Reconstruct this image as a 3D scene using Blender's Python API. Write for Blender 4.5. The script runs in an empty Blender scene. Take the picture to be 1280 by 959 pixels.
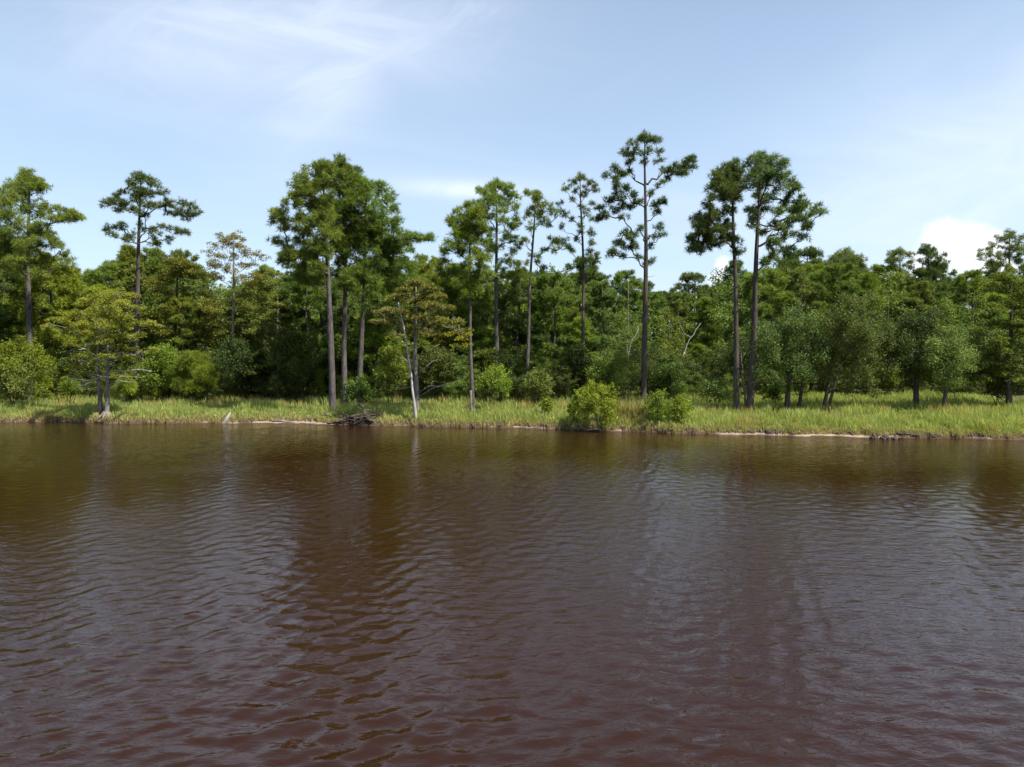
import bpy, math, random
import numpy as np
from mathutils import Vector

# ------------------------------------------------------------------ camera, sky, sun
sc = bpy.context.scene
W, HT, F = 1280.0, 959.0, 904.0
CAM_H, PITCH = 5.0, math.radians(2.5)
cam = bpy.data.cameras.new('camera')
cam.sensor_width = 36.0
cam.lens = 36.0 * F / W
cam.clip_start, cam.clip_end = 0.1, 9000
co = bpy.data.objects.new('camera', cam)
sc.collection.objects.link(co)
co.location = (0, 0, CAM_H)
co.rotation_euler = (math.radians(90) - PITCH, 0, 0)
sc.camera = co

SUN_EL, SUN_SIDE = math.radians(58), math.radians(32)
S = Vector((math.cos(SUN_EL) * math.cos(SUN_SIDE), -math.cos(SUN_EL) * math.sin(SUN_SIDE), math.sin(SUN_EL)))
SUN_STRENGTH, SKY_STRENGTH = 4.8, 0.084
sd = bpy.data.lights.new('sun', 'SUN')
sd.energy = SUN_STRENGTH
sd.angle = math.radians(0.53)
sd.color = (1.0, 0.955, 0.88)
so = bpy.data.objects.new('sun', sd)
so.rotation_euler = S.to_track_quat('Z', 'Y').to_euler()
sc.collection.objects.link(so)

sc.view_settings.view_transform = 'Standard'
sc.view_settings.look = 'None'
sc.view_settings.gamma = 1
sc.view_settings.exposure = 0.88
sc.cycles.max_bounces = 6
sc.cycles.diffuse_bounces = 2
sc.cycles.glossy_bounces = 2
sc.cycles.transmission_bounces = 3
sc.cycles.transparent_max_bounces = 6
sc.cycles.caustics_reflective = False
sc.cycles.caustics_refractive = False

wd = bpy.data.worlds.new('World')
sc.world = wd
wd.use_nodes = True


class NT:
    """tiny node-tree helper"""
    def __init__(s, tree):
        s.t = tree
        tree.nodes.clear()

    def n(s, kind, **kw):
        nd = s.t.nodes.new(kind)
        for k, v in kw.items():
            setattr(nd, k, v)
        return nd

    def put(s, inp, v):
        if isinstance(v, (int, float, tuple, list)):
            inp.default_value = v
        else:
            s.t.links.new(v, inp)

    def m(s, op, a, b=0.0, c=0.0, clamp=False):
        nd = s.n('ShaderNodeMath', operation=op, use_clamp=clamp)
        for i, v in enumerate((a, b, c)):
            s.put(nd.inputs[i], v)
        return nd.outputs[0]

    def mix(s, f, a, b, blend='MIX'):
        nd = s.n('ShaderNodeMix', data_type='RGBA', blend_type=blend)
        s.put(nd.inputs[0], f)
        s.put(nd.inputs[6], a)
        s.put(nd.inputs[7], b)
        return nd.outputs[2]

    def noise(s, vec, scale, detail=4.0, rough=0.55, lac=2.0, dist=0.0):
        nd = s.n('ShaderNodeTexNoise')
        if vec is not None:
            s.put(nd.inputs['Vector'], vec)
        nd.inputs['Scale'].default_value = scale
        nd.inputs['Detail'].default_value = detail
        nd.inputs['Roughness'].default_value = rough
        nd.inputs['Lacunarity'].default_value = lac
        nd.inputs['Distortion'].default_value = dist
        return nd.outputs[0]

    def smooth(s, v, lo, hi, a=0.0, b=1.0):
        nd = s.n('ShaderNodeMapRange', interpolation_type='SMOOTHSTEP')
        s.put(nd.inputs[0], v)
        for i, q in enumerate((lo, hi, a, b)):
            s.put(nd.inputs[i + 1], q)
        return nd.outputs[0]

    def comb(s, x, y, z):
        nd = s.n('ShaderNodeCombineXYZ')
        for i, v in enumerate((x, y, z)):
            s.put(nd.inputs[i], v)
        return nd.outputs[0]


w = NT(wd.node_tree)
tc = w.n('ShaderNodeTexCoord')
sky = w.n('ShaderNodeTexSky', sky_type='NISHITA', sun_disc=False)
sky.sun_elevation = SUN_EL
sky.sun_rotation = math.atan2(S.x, S.y)
sky.altitude = 0
sky.air_density = 1.0
sky.dust_density = 1.2
sky.ozone_density = 1.6
sep = w.n('ShaderNodeSeparateXYZ')
w.put(sep.inputs[0], tc.outputs['Generated'])
X, Y, Z = sep.outputs
# tangent-plane coordinates towards +Y (the far bank), and a high-cloud plane overhead
ys = w.m('MAXIMUM', Y, 0.02)
u = w.m('DIVIDE', X, ys)
v = w.m('DIVIDE', Z, ys)
zs = w.m('ADD', w.m('MAXIMUM', Z, 0.0), 0.12)
pu = w.m('DIVIDE', X, zs)
pv = w.m('DIVIDE', Y, zs)


def streak(ang, sx, sy, ox, oy, scale, detail, lo, hi):
    ca, sa = math.cos(ang), math.sin(ang)
    a = w.m('ADD', w.m('MULTIPLY', pu, ca * sx), w.m('MULTIPLY_ADD', pv, sa * sx, ox))
    b = w.m('ADD', w.m('MULTIPLY', pu, -sa * sy), w.m('MULTIPLY_ADD', pv, ca * sy, oy))
    return w.smooth(w.noise(w.comb(a, b, 0.0), scale, detail, 0.56, 2.0, 0.5), lo, hi)


def patch(cu, cv, ru, rv, rot=0.0):
    """soft elliptical area of high cloud"""
    c, s_ = math.cos(rot), math.sin(rot)
    du = w.m('SUBTRACT', u, cu)
    dv = w.m('SUBTRACT', v, cv)
    a = w.m('DIVIDE', w.m('ADD', w.m('MULTIPLY', du, c), w.m('MULTIPLY', dv, s_)), ru)
    b = w.m('DIVIDE', w.m('SUBTRACT', w.m('MULTIPLY', dv, c), w.m('MULTIPLY', du, s_)), rv)
    d2 = w.m('ADD', w.m('MULTIPLY', a, a), w.m('MULTIPLY', b, b))
    return w.m('EXPONENT', w.m('MULTIPLY', d2, -1.0))


veil = streak(0.5, 0.5, 1.0, 3.1, 0.4, 0.8, 5, 0.40, 0.85)
def fibres(ang, sx, sy, scale, lo, hi, off):
    ca, sa = math.cos(ang), math.sin(ang)
    a = w.m('ADD', w.m('MULTIPLY', u, ca * sx), w.m('MULTIPLY_ADD', v, sa * sx, off))
    b = w.m('ADD', w.m('MULTIPLY', u, -sa * sy), w.m('MULTIPLY', v, ca * sy))
    return w.smooth(w.noise(w.comb(a, b, off), scale, 6, 0.55, 2.1, 0.9), lo - 0.04, hi + 0.06)


wisp = w.m('MAXIMUM', fibres(0.5, 1.0, 3.2, 3.2, 0.40, 0.80, 1.3), w.m('MULTIPLY', fibres(-0.25, 1.0, 4.0, 2.6, 0.42, 0.82, 4.7), 0.8))
pm = patch(-0.30, 0.44, 0.30, 0.085, 0.02)
pm = w.m('MAXIMUM', pm, w.m('MULTIPLY', patch(-0.24, 0.36, 0.11, 0.06, 0.5), 0.8))
pm = w.m('MAXIMUM', pm, w.m('MULTIPLY', patch(-0.07, 0.222, 0.08, 0.012, -0.05), 0.9))
pm = w.m('MAXIMUM', pm, w.m('MULTIPLY', patch(0.68, 0.27, 0.30, 0.13, 0.25), 0.7))
cir = w.m('ADD', w.m('MULTIPLY', veil, 0.16), w.m('MULTIPLY', pm, w.m('MULTIPLY_ADD', wisp, 0.42, 0.26)), clamp=True)

# small cumulus low over the wood
cn = w.noise(w.comb(u, w.m('MULTIPLY', v, 1.2), 0.0), 24.0, 6, 0.6)
cn2 = w.noise(w.comb(u, w.m('MULTIPLY', v, 1.2), 4.0), 60.0, 4, 0.6)


def blob(px, py, rx, ry):
    cu, cv = (px - 640) / F, (479.5 - py) / F - math.tan(PITCH)
    a = w.m('DIVIDE', w.m('SUBTRACT', u, cu), rx / F)
    b = w.m('DIVIDE', w.m('SUBTRACT', v, cv), ry / F)
    return w.m('SUBTRACT', 1.0, w.m('SQRT', w.m('ADD', w.m('MULTIPLY', a, a), w.m('MULTIPLY', b, b))))


bl = None
for q in ((1196, 314, 62, 42), (1175, 296, 34, 27), (1212, 298, 30, 24), (1236, 308, 30, 26), (1160, 330, 40, 30),
          (1240, 335, 50, 25), (902, 333, 14, 15), (900, 350, 20, 14), (1520, 325, 80, 40), (-260, 330, 70, 30)):
    o_ = blob(*q)
    bl = o_ if bl is None else w.m('SMOOTH_MAX', bl, o_, 0.15)
cumf = w.m('ADD', bl, w.m('MULTIPLY_ADD', cn, 0.9, -0.45))
cumf = w.m('ADD', cumf, w.m('MULTIPLY_ADD', cn2, 0.35, -0.175))
cum = w.smooth(cumf, -0.02, 0.75)
cum = w.m('MULTIPLY', cum, w.smooth(Y, 0.02, 0.2))
cum = w.m('MULTIPLY', cum, w.smooth(v, 0.0, 0.09, 0.4, 1.0))
# humid summer air: the clear-sky blue paled towards the horizon
pale = w.smooth(Z, 0.0, 0.75, 0.44, 0.10)
skyc = w.mix(pale, sky.outputs[0], (6.1, 7.7, 9.6, 1))
skyc = w.mix(cir, skyc, (8.2, 8.6, 9.6, 1))
skyc = w.mix(w.m('MULTIPLY', cum, 0.9), skyc, (8.6, 8.8, 9.1, 1))
bg = w.n('ShaderNodeBackground')
bg.inputs[1].default_value = SKY_STRENGTH
w.put(bg.inputs[0], skyc)
wo = w.n('ShaderNodeOutputWorld')
w.t.links.new(bg.outputs[0], wo.inputs[0])

# ------------------------------------------------------------------ measuring
CP, SP = math.cos(PITCH), math.sin(PITCH)


def at(px, py, d):
    """world point seen at a photo pixel, d metres out from the camera"""
    uu, vv = (px - 640) / F, (479.5 - py) / F
    t = d / (CP + vv * SP)
    return np.array([uu * t, d, CAM_H + t * (-SP + vv * CP)])


def depth_at(py, z):
    vv = (479.5 - py) / F
    return (z - CAM_H) / (-SP + vv * CP) * (CP + vv * SP)


_sp = [(-400, 529.5), (-120, 529), (0, 528), (60, 527.5), (130, 529), (200, 529.5), (283, 530), (350, 529), (410, 531), (480, 533), (520, 533), (600, 534.5),
       (660, 536), (700, 537), (745, 539), (800, 539), (850, 542), (900, 544), (960, 545), (1040, 545.5), (1100, 548), (1180, 548.5), (1280, 549.5), (1420, 551), (1700, 553)]
_sx, _sy = [], []
for a_, b_ in _sp:
    d_ = depth_at(b_, 0.0)
    _sx.append((a_ - 640) / F * d_)
    _sy.append(d_)
_sx = [-2500, -160] + _sx + [160, 2500]
_sy = [75, 56] + _sy + [34, 30]


def shore(x):
    x = np.asarray(x, float)
    s = np.interp(x, _sx, _sy)
    return s + 0.16 * np.sin(x * 1.7 + 1) + 0.10 * np.sin(x * 4.3) + 0.07 * np.sin(x * 9.1 + 2) + 0.25 * np.sin(x * 0.55 + 0.6)


def beach(x):
    """width of bare sand between water and grass"""
    x = np.asarray(x, float)
    b = 0.08 + 0.12 * np.sin(x * 0.9 + 2) + 0.09 * np.sin(x * 3.1) + 0.05 * np.sin(x * 7.7)
    b = b + 0.9 * np.exp(-((x + 15.5) / 3.2) ** 2) + 0.55 * np.exp(-((x - 18) / 5.0) ** 2) + 0.3 * np.exp(-((x - 1.5) / 1.2) ** 2)
    return np.clip(b, 0.04, 2)


def ground_z(x, y):
    x = np.asarray(x, float)
    uu = np.asarray(y, float) - shore(x)
    b = beach(x)
    lo = np.interp(uu, [-60, -8, -1, 0], [-3, -1.2, -0.15, -0.01])
    mid = 0.07 * np.clip(uu / b, 0, 1)
    up = np.interp(uu - b, [0, 0.22, 1.5, 6, 14, 30, 2500], [0, 0.24, 0.36, 0.52, 0.70, 0.85, 1.2])
    bump = 0.05 * np.sin(x * 2.3 + uu) * np.sin(uu * 1.9 + x) * np.clip((uu - b) / 2, 0, 1)
    return np.where(uu < 0, lo, mid + up + bump)


def ground_hit(px, py):
    lo, hi = 30.0, 140.0
    for _ in range(40):
        m_ = (lo + hi) / 2
        p = at(px, py, m_)
        if p[2] > float(ground_z(p[0], p[1])):
            lo = m_
        else:
            hi = m_
    p = at(px, py, lo)
    return np.array([p[0], lo, float(ground_z(p[0], lo))])


# ------------------------------------------------------------------ object helpers
def link(o, parent=None):
    sc.collection.objects.link(o)
    if parent is not None:
        o.parent = parent
    return o


def thing(name, label, cat, loc, group=None):
    o = bpy.data.objects.new(name, None)
    o.empty_display_size = 0.3
    o.location = [float(q) for q in loc]
    o['label'] = label
    o['category'] = cat
    if group:
        o['group'] = group
    return link(o)


def mesh(name, V, faces, mat, tint=None, smooth=False):
    """faces: (n,k) array, all polygons with k corners"""
    me = bpy.data.meshes.new(name)
    V = np.ascontiguousarray(V, np.float32)
    faces = np.ascontiguousarray(faces, np.int32)
    n, k = faces.shape
    me.vertices.add(len(V))
    me.vertices.foreach_set('co', V.ravel())
    me.loops.add(n * k)
    me.loops.foreach_set('vertex_index', faces.ravel())
    me.polygons.add(n)
    me.polygons.foreach_set('loop_start', np.arange(0, n * k, k, dtype=np.int32))
    me.polygons.foreach_set('use_smooth', np.full(n, smooth, dtype=bool))
    if tint is not None:
        at_ = me.attributes.new('tint', 'FLOAT', 'FACE')
        at_.data.foreach_set('value', np.ascontiguousarray(tint, np.float32))
    me.materials.append(mat)
    me.update(calc_edges=True)
    return me


def obj(name, me, parent=None, **props):
    o = bpy.data.objects.new(name, me)
    for k_, v_ in props.items():
        o[k_] = v_
    return link(o, parent)


class Tubes:
    def __init__(s):
        s.V, s.Fc, s.n = [], [], 0

    def add(s, pts, rad, sides=6, rough=0.0, rng=None):
        pts = np.asarray(pts, float)
        rad = np.broadcast_to(np.asarray(rad, float), (len(pts),))
        tan = np.gradient(pts, axis=0)
        tan /= np.linalg.norm(tan, axis=1)[:, None] + 1e-9
        ref = np.array([0.31, 0.95, 0.05])
        a = np.cross(tan, ref)
        bad = np.linalg.norm(a, axis=1) < 0.15
        a[bad] = np.cross(tan[bad], np.array([1.0, 0, 0]))
        a /= np.linalg.norm(a, axis=1)[:, None] + 1e-9
        b = np.cross(tan, a)
        th = np.linspace(0, 2 * math.pi, sides, endpoint=False)
        rr = rad[:, None] * np.ones((1, sides))
        if rough and rng is not None:
            rr = rr * (1 + rough * rng.uniform(-1, 1, rr.shape))
        V = pts[:, None, :] + rr[:, :, None] * (np.cos(th)[None, :, None] * a[:, None, :] + np.sin(th)[None, :, None] * b[:, None, :])
        m_ = len(pts)
        i = np.arange(m_ - 1)[:, None] * sides
        j = np.arange(sides)[None, :]
        j2 = (j + 1) % sides
        fa = np.stack([i + j, i + j2, i + sides + j2, i + sides + j], -1).reshape(-1, 4)
        s.V.append(V.reshape(-1, 3))
        s.Fc.append(fa + s.n)
        s.n += m_ * sides
        # end caps as small fans of quads (a shared centre)
        for e, row in ((0, 0), (1, m_ - 1)):
            c = pts[row][None, :]
            s.V.append(c)
            ci = s.n
            s.n += 1
            base = s.n - 1 - (m_ * sides) - e
            idx = base + row * sides + np.arange(sides)
            q = []
            for k in range(0, sides - 1, 2):
                q.append([idx[k], idx[(k + 1) % sides], idx[(k + 2) % sides], ci] if e else [idx[(k + 2) % sides], idx[(k + 1) % sides], idx[k], ci])
            s.Fc.append(np.array(q))

    def mesh(s, name, mat):
        return mesh(name, np.concatenate(s.V), np.concatenate(s.Fc), mat, smooth=True)


def curve(p0, p1, sag=0.0, n=5, wob=0.0, rng=None):
    t = np.linspace(0, 1, n)[:, None]
    p = p0 * (1 - t) + p1 * t
    p[:, 2] -= (sag * 4 * t * (1 - t))[:, 0]
    if wob and rng is not None:
        wv = rng.normal(0, wob, p.shape)
        wv[0] = 0
        wv[-1] = 0
        p += wv
    return p


def unit(a):
    return a / (np.linalg.norm(a, axis=-1, keepdims=True) + 1e-9)


def ball(rng, n, power=0.45):
    d = unit(rng.normal(0, 1, (n, 3)))
    return d * (rng.uniform(0, 1, (n, 1)) ** power)


# ------------------------------------------------------------------ materials
def leaf_mat(name, dark, light, trans=0.3, rough=0.6, spec=0.18):
    m_ = bpy.data.materials.new(name)
    m_.use_nodes = True
    t = NT(m_.node_tree)
    a = t.n('ShaderNodeAttribute', attribute_name='tint')
    oi = t.n('ShaderNodeObjectInfo')
    tcn = t.n('ShaderNodeTexCoord')
    nz = t.noise(tcn.outputs['Object'], 0.75, 4, 0.65)
    f = t.m('ADD', t.m('MULTIPLY', a.outputs['Fac'], 0.62), t.m('MULTIPLY_ADD', nz, 1.3, -0.48))
    f = t.m('ADD', f, t.m('MULTIPLY_ADD', oi.outputs['Random'], 0.46, -0.20), clamp=True)
    col = t.mix(f, (*dark, 1), (*light, 1))
    r2 = t.m('FRACT', t.m('MULTIPLY', oi.outputs['Random'], 7.13))
    col = t.mix(1.0, col, t.mix(r2, (1.20, 1.03, 0.78, 1), (0.90, 1.0, 0.98, 1)), 'MULTIPLY')
    p = t.n('ShaderNodeBsdfPrincipled')
    t.put(p.inputs['Base Color'], col)
    p.inputs['Roughness'].default_value = rough
    p.inputs['Specular IOR Level'].default_value = spec
    tr = t.n('ShaderNodeBsdfTranslucent')
    t.put(tr.inputs[0], t.mix(1.0, col, (1.25, 1.3, 0.55, 1), 'MULTIPLY'))
    mx = t.n('ShaderNodeMixShader')
    mx.inputs[0].default_value = trans
    t.t.links.new(p.outputs[0], mx.inputs[1])
    t.t.links.new(tr.outputs[0], mx.inputs[2])
    o = t.n('ShaderNodeOutputMaterial')
    t.t.links.new(mx.outputs[0], o.inputs[0])
    return m_


def bark_mat(name, a_, b_, sx=9.0, sz=1.6, bump=0.6):
    m_ = bpy.data.materials.new(name)
    m_.use_nodes = True
    t = NT(m_.node_tree)
    tcn = t.n('ShaderNodeTexCoord')
    mp = t.n('ShaderNodeMapping')
    mp.inputs['Scale'].default_value = (sx, sx, sz)
    t.put(mp.inputs[0], tcn.outputs['Object'])
    n1 = t.noise(mp.outputs[0], 1.0, 5, 0.65)
    n2 = t.noise(tcn.outputs['Object'], 0.9, 3, 0.6)
    f = t.m('ADD', t.m('MULTIPLY', n1, 0.75), t.m('MULTIPLY', n2, 0.35))
    col = t.mix(t.smooth(f, 0.35, 0.75), (*a_, 1), (*b_, 1))
    p = t.n('ShaderNodeBsdfPrincipled')
    t.put(p.inputs['Base Color'], col)
    p.inputs['Roughness'].default_value = 0.9
    p.inputs['Specular IOR Level'].default_value = 0.15
    bm = t.n('ShaderNodeBump')
    bm.inputs['Strength'].default_value = bump
    bm.inputs['Distance'].default_value = 0.04
    t.put(bm.inputs['Height'], n1)
    t.put(p.inputs['Normal'], bm.outputs[0])
    o = t.n('ShaderNodeOutputMaterial')
    t.t.links.new(p.outputs[0], o.inputs[0])
    return m_


M = {
    'pine': leaf_mat('pine_needles', (0.058, 0.094, 0.018), (0.234, 0.304, 0.057), 0.32),
    'pine_dark': leaf_mat('pine_needles_dark', (0.046, 0.076, 0.022), (0.171, 0.234, 0.063), 0.30),
    'pine_bright': leaf_mat('young_pine_needles', (0.082, 0.133, 0.018), (0.284, 0.361, 0.053), 0.35),
    'broad': leaf_mat('broad_leaves', (0.050, 0.081, 0.016), (0.192, 0.254, 0.047), 0.32),
    'dark': leaf_mat('shaded_leaves', (0.027, 0.045, 0.012), (0.102, 0.136, 0.029), 0.24),  # broad-leaf green darkened, the understorey's shade put into the leaf colour
    'oak': leaf_mat('oak_leaves', (0.050, 0.076, 0.020), (0.185, 0.250, 0.062), 0.26),
    'bright': leaf_mat('bright_leaves', (0.080, 0.125, 0.014), (0.240, 0.310, 0.038), 0.35),
    'cypress': leaf_mat('cypress_foliage', (0.125, 0.142, 0.018), (0.350, 0.335, 0.050), 0.36),
    'rust': leaf_mat('rusty_cypress_foliage', (0.098, 0.100, 0.022), (0.250, 0.220, 0.056), 0.34),
    'olive': leaf_mat('olive_cypress_foliage', (0.076, 0.096, 0.018), (0.225, 0.230, 0.048), 0.34),
    'grass': leaf_mat('meadow_grass', (0.175, 0.215, 0.048), (0.410, 0.455, 0.165), 0.42),
    'straw': leaf_mat('straw_reeds', (0.240, 0.230, 0.080), (0.460, 0.400, 0.190), 0.35),
    'twig': leaf_mat('dry_twigs', (0.090, 0.070, 0.050), (0.200, 0.140, 0.090), 0.1),
    'bark': bark_mat('pine_bark', (0.038, 0.033, 0.030), (0.150, 0.130, 0.116), 7.0, 1.9, 1.0),
    'bark_dark': bark_mat('dark_bark', (0.040, 0.032, 0.026), (0.120, 0.098, 0.082)),
    'bark_grey': bark_mat('grey_cypress_bark', (0.095, 0.080, 0.066), (0.270, 0.240, 0.210)),
    'dead': bark_mat('bleached_dead_wood', (0.220, 0.200, 0.180), (0.480, 0.450, 0.415)),
    'drift': bark_mat('weathered_driftwood', (0.090, 0.070, 0.055), (0.290, 0.245, 0.200)),
    'root': bark_mat('dark_wet_wood', (0.030, 0.022, 0.018), (0.130, 0.100, 0.080)),
}


# ------------------------------------------------------------------ foliage
def pine_tufts(rng, clusters, dens=1.0, L=0.36, wd_=0.034, K=10):
    """clusters: list of (x,y,z,r,flat). returns V, faces, tint of needle blades"""
    C, D, T = [], [], []
    for (x, y, z, r, fl) in clusters:
        n = max(14, int(88 * dens * r * r + 11))
        # a cluster is a handful of branchlets, each with tufts round its tip
        nb = max(3, int(4 + 5 * r))
        sub = ball(rng, nb, 0.5) * np.array([r * 0.72, r * 0.72, r * fl * 0.72])
        pick = rng.integers(0, nb, n)
        p = sub[pick] + ball(rng, n, 0.45) * np.array([1, 1, 0.72]) * (0.33 * r + 0.06)
        C.append(np.array([x, y, z]) + p)
        d = unit(p + np.array([0, 0, 0.45 * r]) + rng.normal(0, 0.25, (n, 3)))
        D.append(d)
        T.append(rng.uniform(0, 0.35) + rng.uniform(0, 0.45, nb)[pick] + rng.uniform(-0.2, 0.45, n))
    C, D, T = np.concatenate(C), np.concatenate(D), np.concatenate(T)
    N = len(C)
    dr = unit(D[:, None, :] * 0.75 + unit(rng.normal(0, 1, (N, K, 3))))
    ln = L * rng.uniform(0.65, 1.2, (N, K, 1))
    sd_ = unit(np.cross(dr, rng.normal(0, 1, (N, K, 3)))) * wd_ * 0.5
    c = C[:, None, :]
    V = np.stack([c + dr * 0.03 - sd_, c + dr * 0.03 + sd_, c + dr * ln + sd_ * 0.25], 2).reshape(-1, 3)
    return V, np.arange(len(V)).reshape(-1, 3), np.repeat(T, K)


def leaves(rng, clusters, dens=1.0, size=0.13, up=0.35, asp=0.55, hollow=0.5):
    C, T, Dn = [], [], []
    for (x, y, z, r, fl) in clusters:
        n = max(30, int(330 * dens * r * r * (0.13 / size) ** 1.6))
        nb = max(4, int(5 + 7 * r))
        sub = ball(rng, nb, hollow) * np.array([r * 0.75, r * 0.75, r * fl * 0.75])
        pick = rng.integers(0, nb, n)
        p = sub[pick] + ball(rng, n, 0.5) * np.array([1, 1, min(1, fl + 0.15)]) * (0.36 * r + 0.07)
        C.append(np.array([x, y, z]) + p)
        Dn.append(unit(p))
        T.append(rng.uniform(0, 0.35) + rng.uniform(0, 0.35, nb)[pick] + rng.uniform(-0.1, 0.4, n))
    C, T, Dn = np.concatenate(C), np.concatenate(T), np.concatenate(Dn)
    N = len(C)
    nrm = unit(unit(rng.normal(0, 1, (N, 3))) + Dn * 0.45 + np.array([0, 0, up]))
    a = unit(np.cross(nrm, rng.normal(0, 1, (N, 3))))
    b = np.cross(nrm, a)
    s_ = size * rng.uniform(0.6, 1.3, (N, 1))
    V = np.stack([C - a * s_ * 0.5, C + b * s_ * asp * 0.5, C + a * s_ * 0.5, C - b * s_ * asp * 0.5], 1).reshape(-1, 3)
    return V, np.arange(len(V)).reshape(-1, 4), T


def sprays(rng, clusters, dens=1.0, size=0.16):
    """flat horizontal layers of feathery foliage; cluster = (x,y,z,r,flat)"""
    C, T = [], []
    for (x, y, z, r, fl) in clusters:
        n = max(40, int(340 * dens * r * r * (0.16 / size) ** 1.6))
        nb = max(4, int(6 * r + 3))
        sub = ball(rng, nb, 0.6) * np.array([r * 0.8, r * 0.8, r * fl])
        pick = rng.integers(0, nb, n)
        q = ball(rng, n, 0.5) * np.array([0.34 * r + 0.08, 0.34 * r + 0.08, 0.06 + 0.14 * r])
        p = sub[pick] + q
        p[:, 2] -= 0.10 * (p[:, 0] ** 2 + p[:, 1] ** 2) / max(r, 0.3)
        C.append(np.array([x, y, z]) + p)
        T.append(rng.uniform(0, 0.4) + rng.uniform(0, 0.4, nb)[pick] + rng.uniform(-0.1, 0.3, n))
    C, T = np.concatenate(C), np.concatenate(T)
    N = len(C)
    nrm = unit(rng.normal(0, 1, (N, 3)) * 0.6 + np.array([0, 0, 0.9]))
    a = unit(np.cross(nrm, rng.normal(0, 1, (N, 3))))
    b = np.cross(nrm, a)
    s_ = size * rng.uniform(0.6, 1.4, (N, 1))
    V = np.stack([C - a * s_ * 0.5, C + b * s_ * 0.26, C + a * s_ * 0.5, C - b * s_ * 0.26], 1).reshape(-1, 3)
    return V, np.arange(len(V)).reshape(-1, 4), T


def spine(rng, base, top, n=12, wob=0.10):
    t = np.linspace(0, 1, n)[:, None]
    p = base * (1 - t) + top * t
    for ax in (0, 1):
        ph, am = rng.uniform(0, 6, 2), rng.uniform(0.4, 1, 2) * wob
        p[:, ax] += (am[0] * np.sin(ph[0] + 4 * t) + 0.5 * am[1] * np.sin(ph[1] + 9 * t))[:, 0] * np.sin(math.pi * t[:, 0])
    return p


def on_spine(sp, z):
    i = np.interp(z, sp[:, 2], np.arange(len(sp)))
    return np.array([np.interp(i, np.arange(len(sp)), sp[:, k]) for k in range(3)])


def build_wood(rng, sp, r0, clusters, zmin, slope=0.60, limb=1.0, flare=0.35, twigs=3, stubs=6, rt=0.035, split=True):
    h = sp[-1, 2] - sp[0, 2]
    t = (sp[:, 2] - sp[0, 2]) / h
    rad = r0 * (1 - t) ** 0.75 * 0.92 + rt + r0 * flare * np.exp(-t * h / 0.45)
    tr = Tubes()
    sp2 = sp.copy()
    sp2[0, 2] -= 0.25
    if flare:
        ex = on_spine(sp, sp[0, 2] + 0.35)
        sp2 = np.insert(sp2, 1, ex, 0)
        rad = np.insert(rad, 1, r0 * 1.12, 0)
    tr.add(sp2, rad, 9, 0.05, rng)
    br = Tubes()
    limbs = {}
    # every clump hangs on the nearest clump closer to the trunk, or on the trunk itself
    cs = np.array([c[:3] for c in clusters])
    ax = np.array([on_spine(sp, z_)[:2] for z_ in cs[:, 2]])
    hd = np.hypot(*(cs[:, :2] - ax).T)
    order = np.argsort(hd)
    par = np.full(len(cs), -1)
    for a_, i in enumerate(order):
        best = hd[i] * 1.15 + 0.25
        for j in order[:a_]:
            dv = cs[i] - cs[j]
            c_ = np.linalg.norm(dv) + max(0, -dv[2]) * 0.9 + 0.25
            if c_ < best and hd[j] > 0.35:
                best, par[i] = c_, j
    load = np.ones(len(cs))
    for i in order[::-1]:
        if par[i] >= 0:
            load[par[i]] += load[i]
    main = br
    for i in order:
        x, y, z, r, fl = clusters[i]
        if split:
            k = i
            while par[k] >= 0:
                k = par[k]
            br = limbs.setdefault(k, Tubes())
        rl = (0.022 + 0.013 * math.sqrt(load[i] * max(hd[i], .3))) * limb
        rl = min(rl, 0.10)
        if par[i] < 0:
            zz = z
            for _ in range(3):
                s0 = on_spine(sp, zz)
                zz = float(np.clip(z - slope * hd[i] - 0.3 * r, sp[0, 2] + zmin, sp[-1, 2] - 0.1))
        else:
            s0 = cs[par[i]] - np.array([0, 0, 0.1 * clusters[par[i]][3]])
        end = cs[i] + np.array([0, 0, -0.1 * r])
        ln_ = np.linalg.norm(end - s0)
        pts = curve(s0, end, 0.08 * ln_ * (par[i] < 0), 6, 0.045 * min(ln_, 2), rng)
        br.add(pts, np.linspace(rl, rl * 0.45, 6), 5)
        for _ in range(twigs):
            e2 = cs[i] + ball(rng, 1, 0.3)[0] * np.array([r, r, r * fl]) * 0.85
            k = rng.integers(3, 5)
            br.add(curve(pts[k], e2, 0.03, 3, 0.03, rng), np.linspace(rl * 0.4, 0.008, 3), 4)
    br = main
    for _ in range(stubs):  # short dead stubs below the crown
        zz = sp[0, 2] + rng.uniform(0.35, 0.75) * zmin + 0.25 * h
        s0 = on_spine(sp, zz)
        an = rng.uniform(0, 6.28)
        ln = rng.uniform(0.3, 1.1)
        if split:
            br = limbs.setdefault(('stub', _), Tubes())
        br.add(curve(s0, s0 + np.array([math.cos(an), math.sin(an), rng.uniform(-0.1, 0.35)]) * ln, 0.05, 3), np.linspace(0.022, 0.008, 3), 4)
    return tr, (limbs if split else main)


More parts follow.
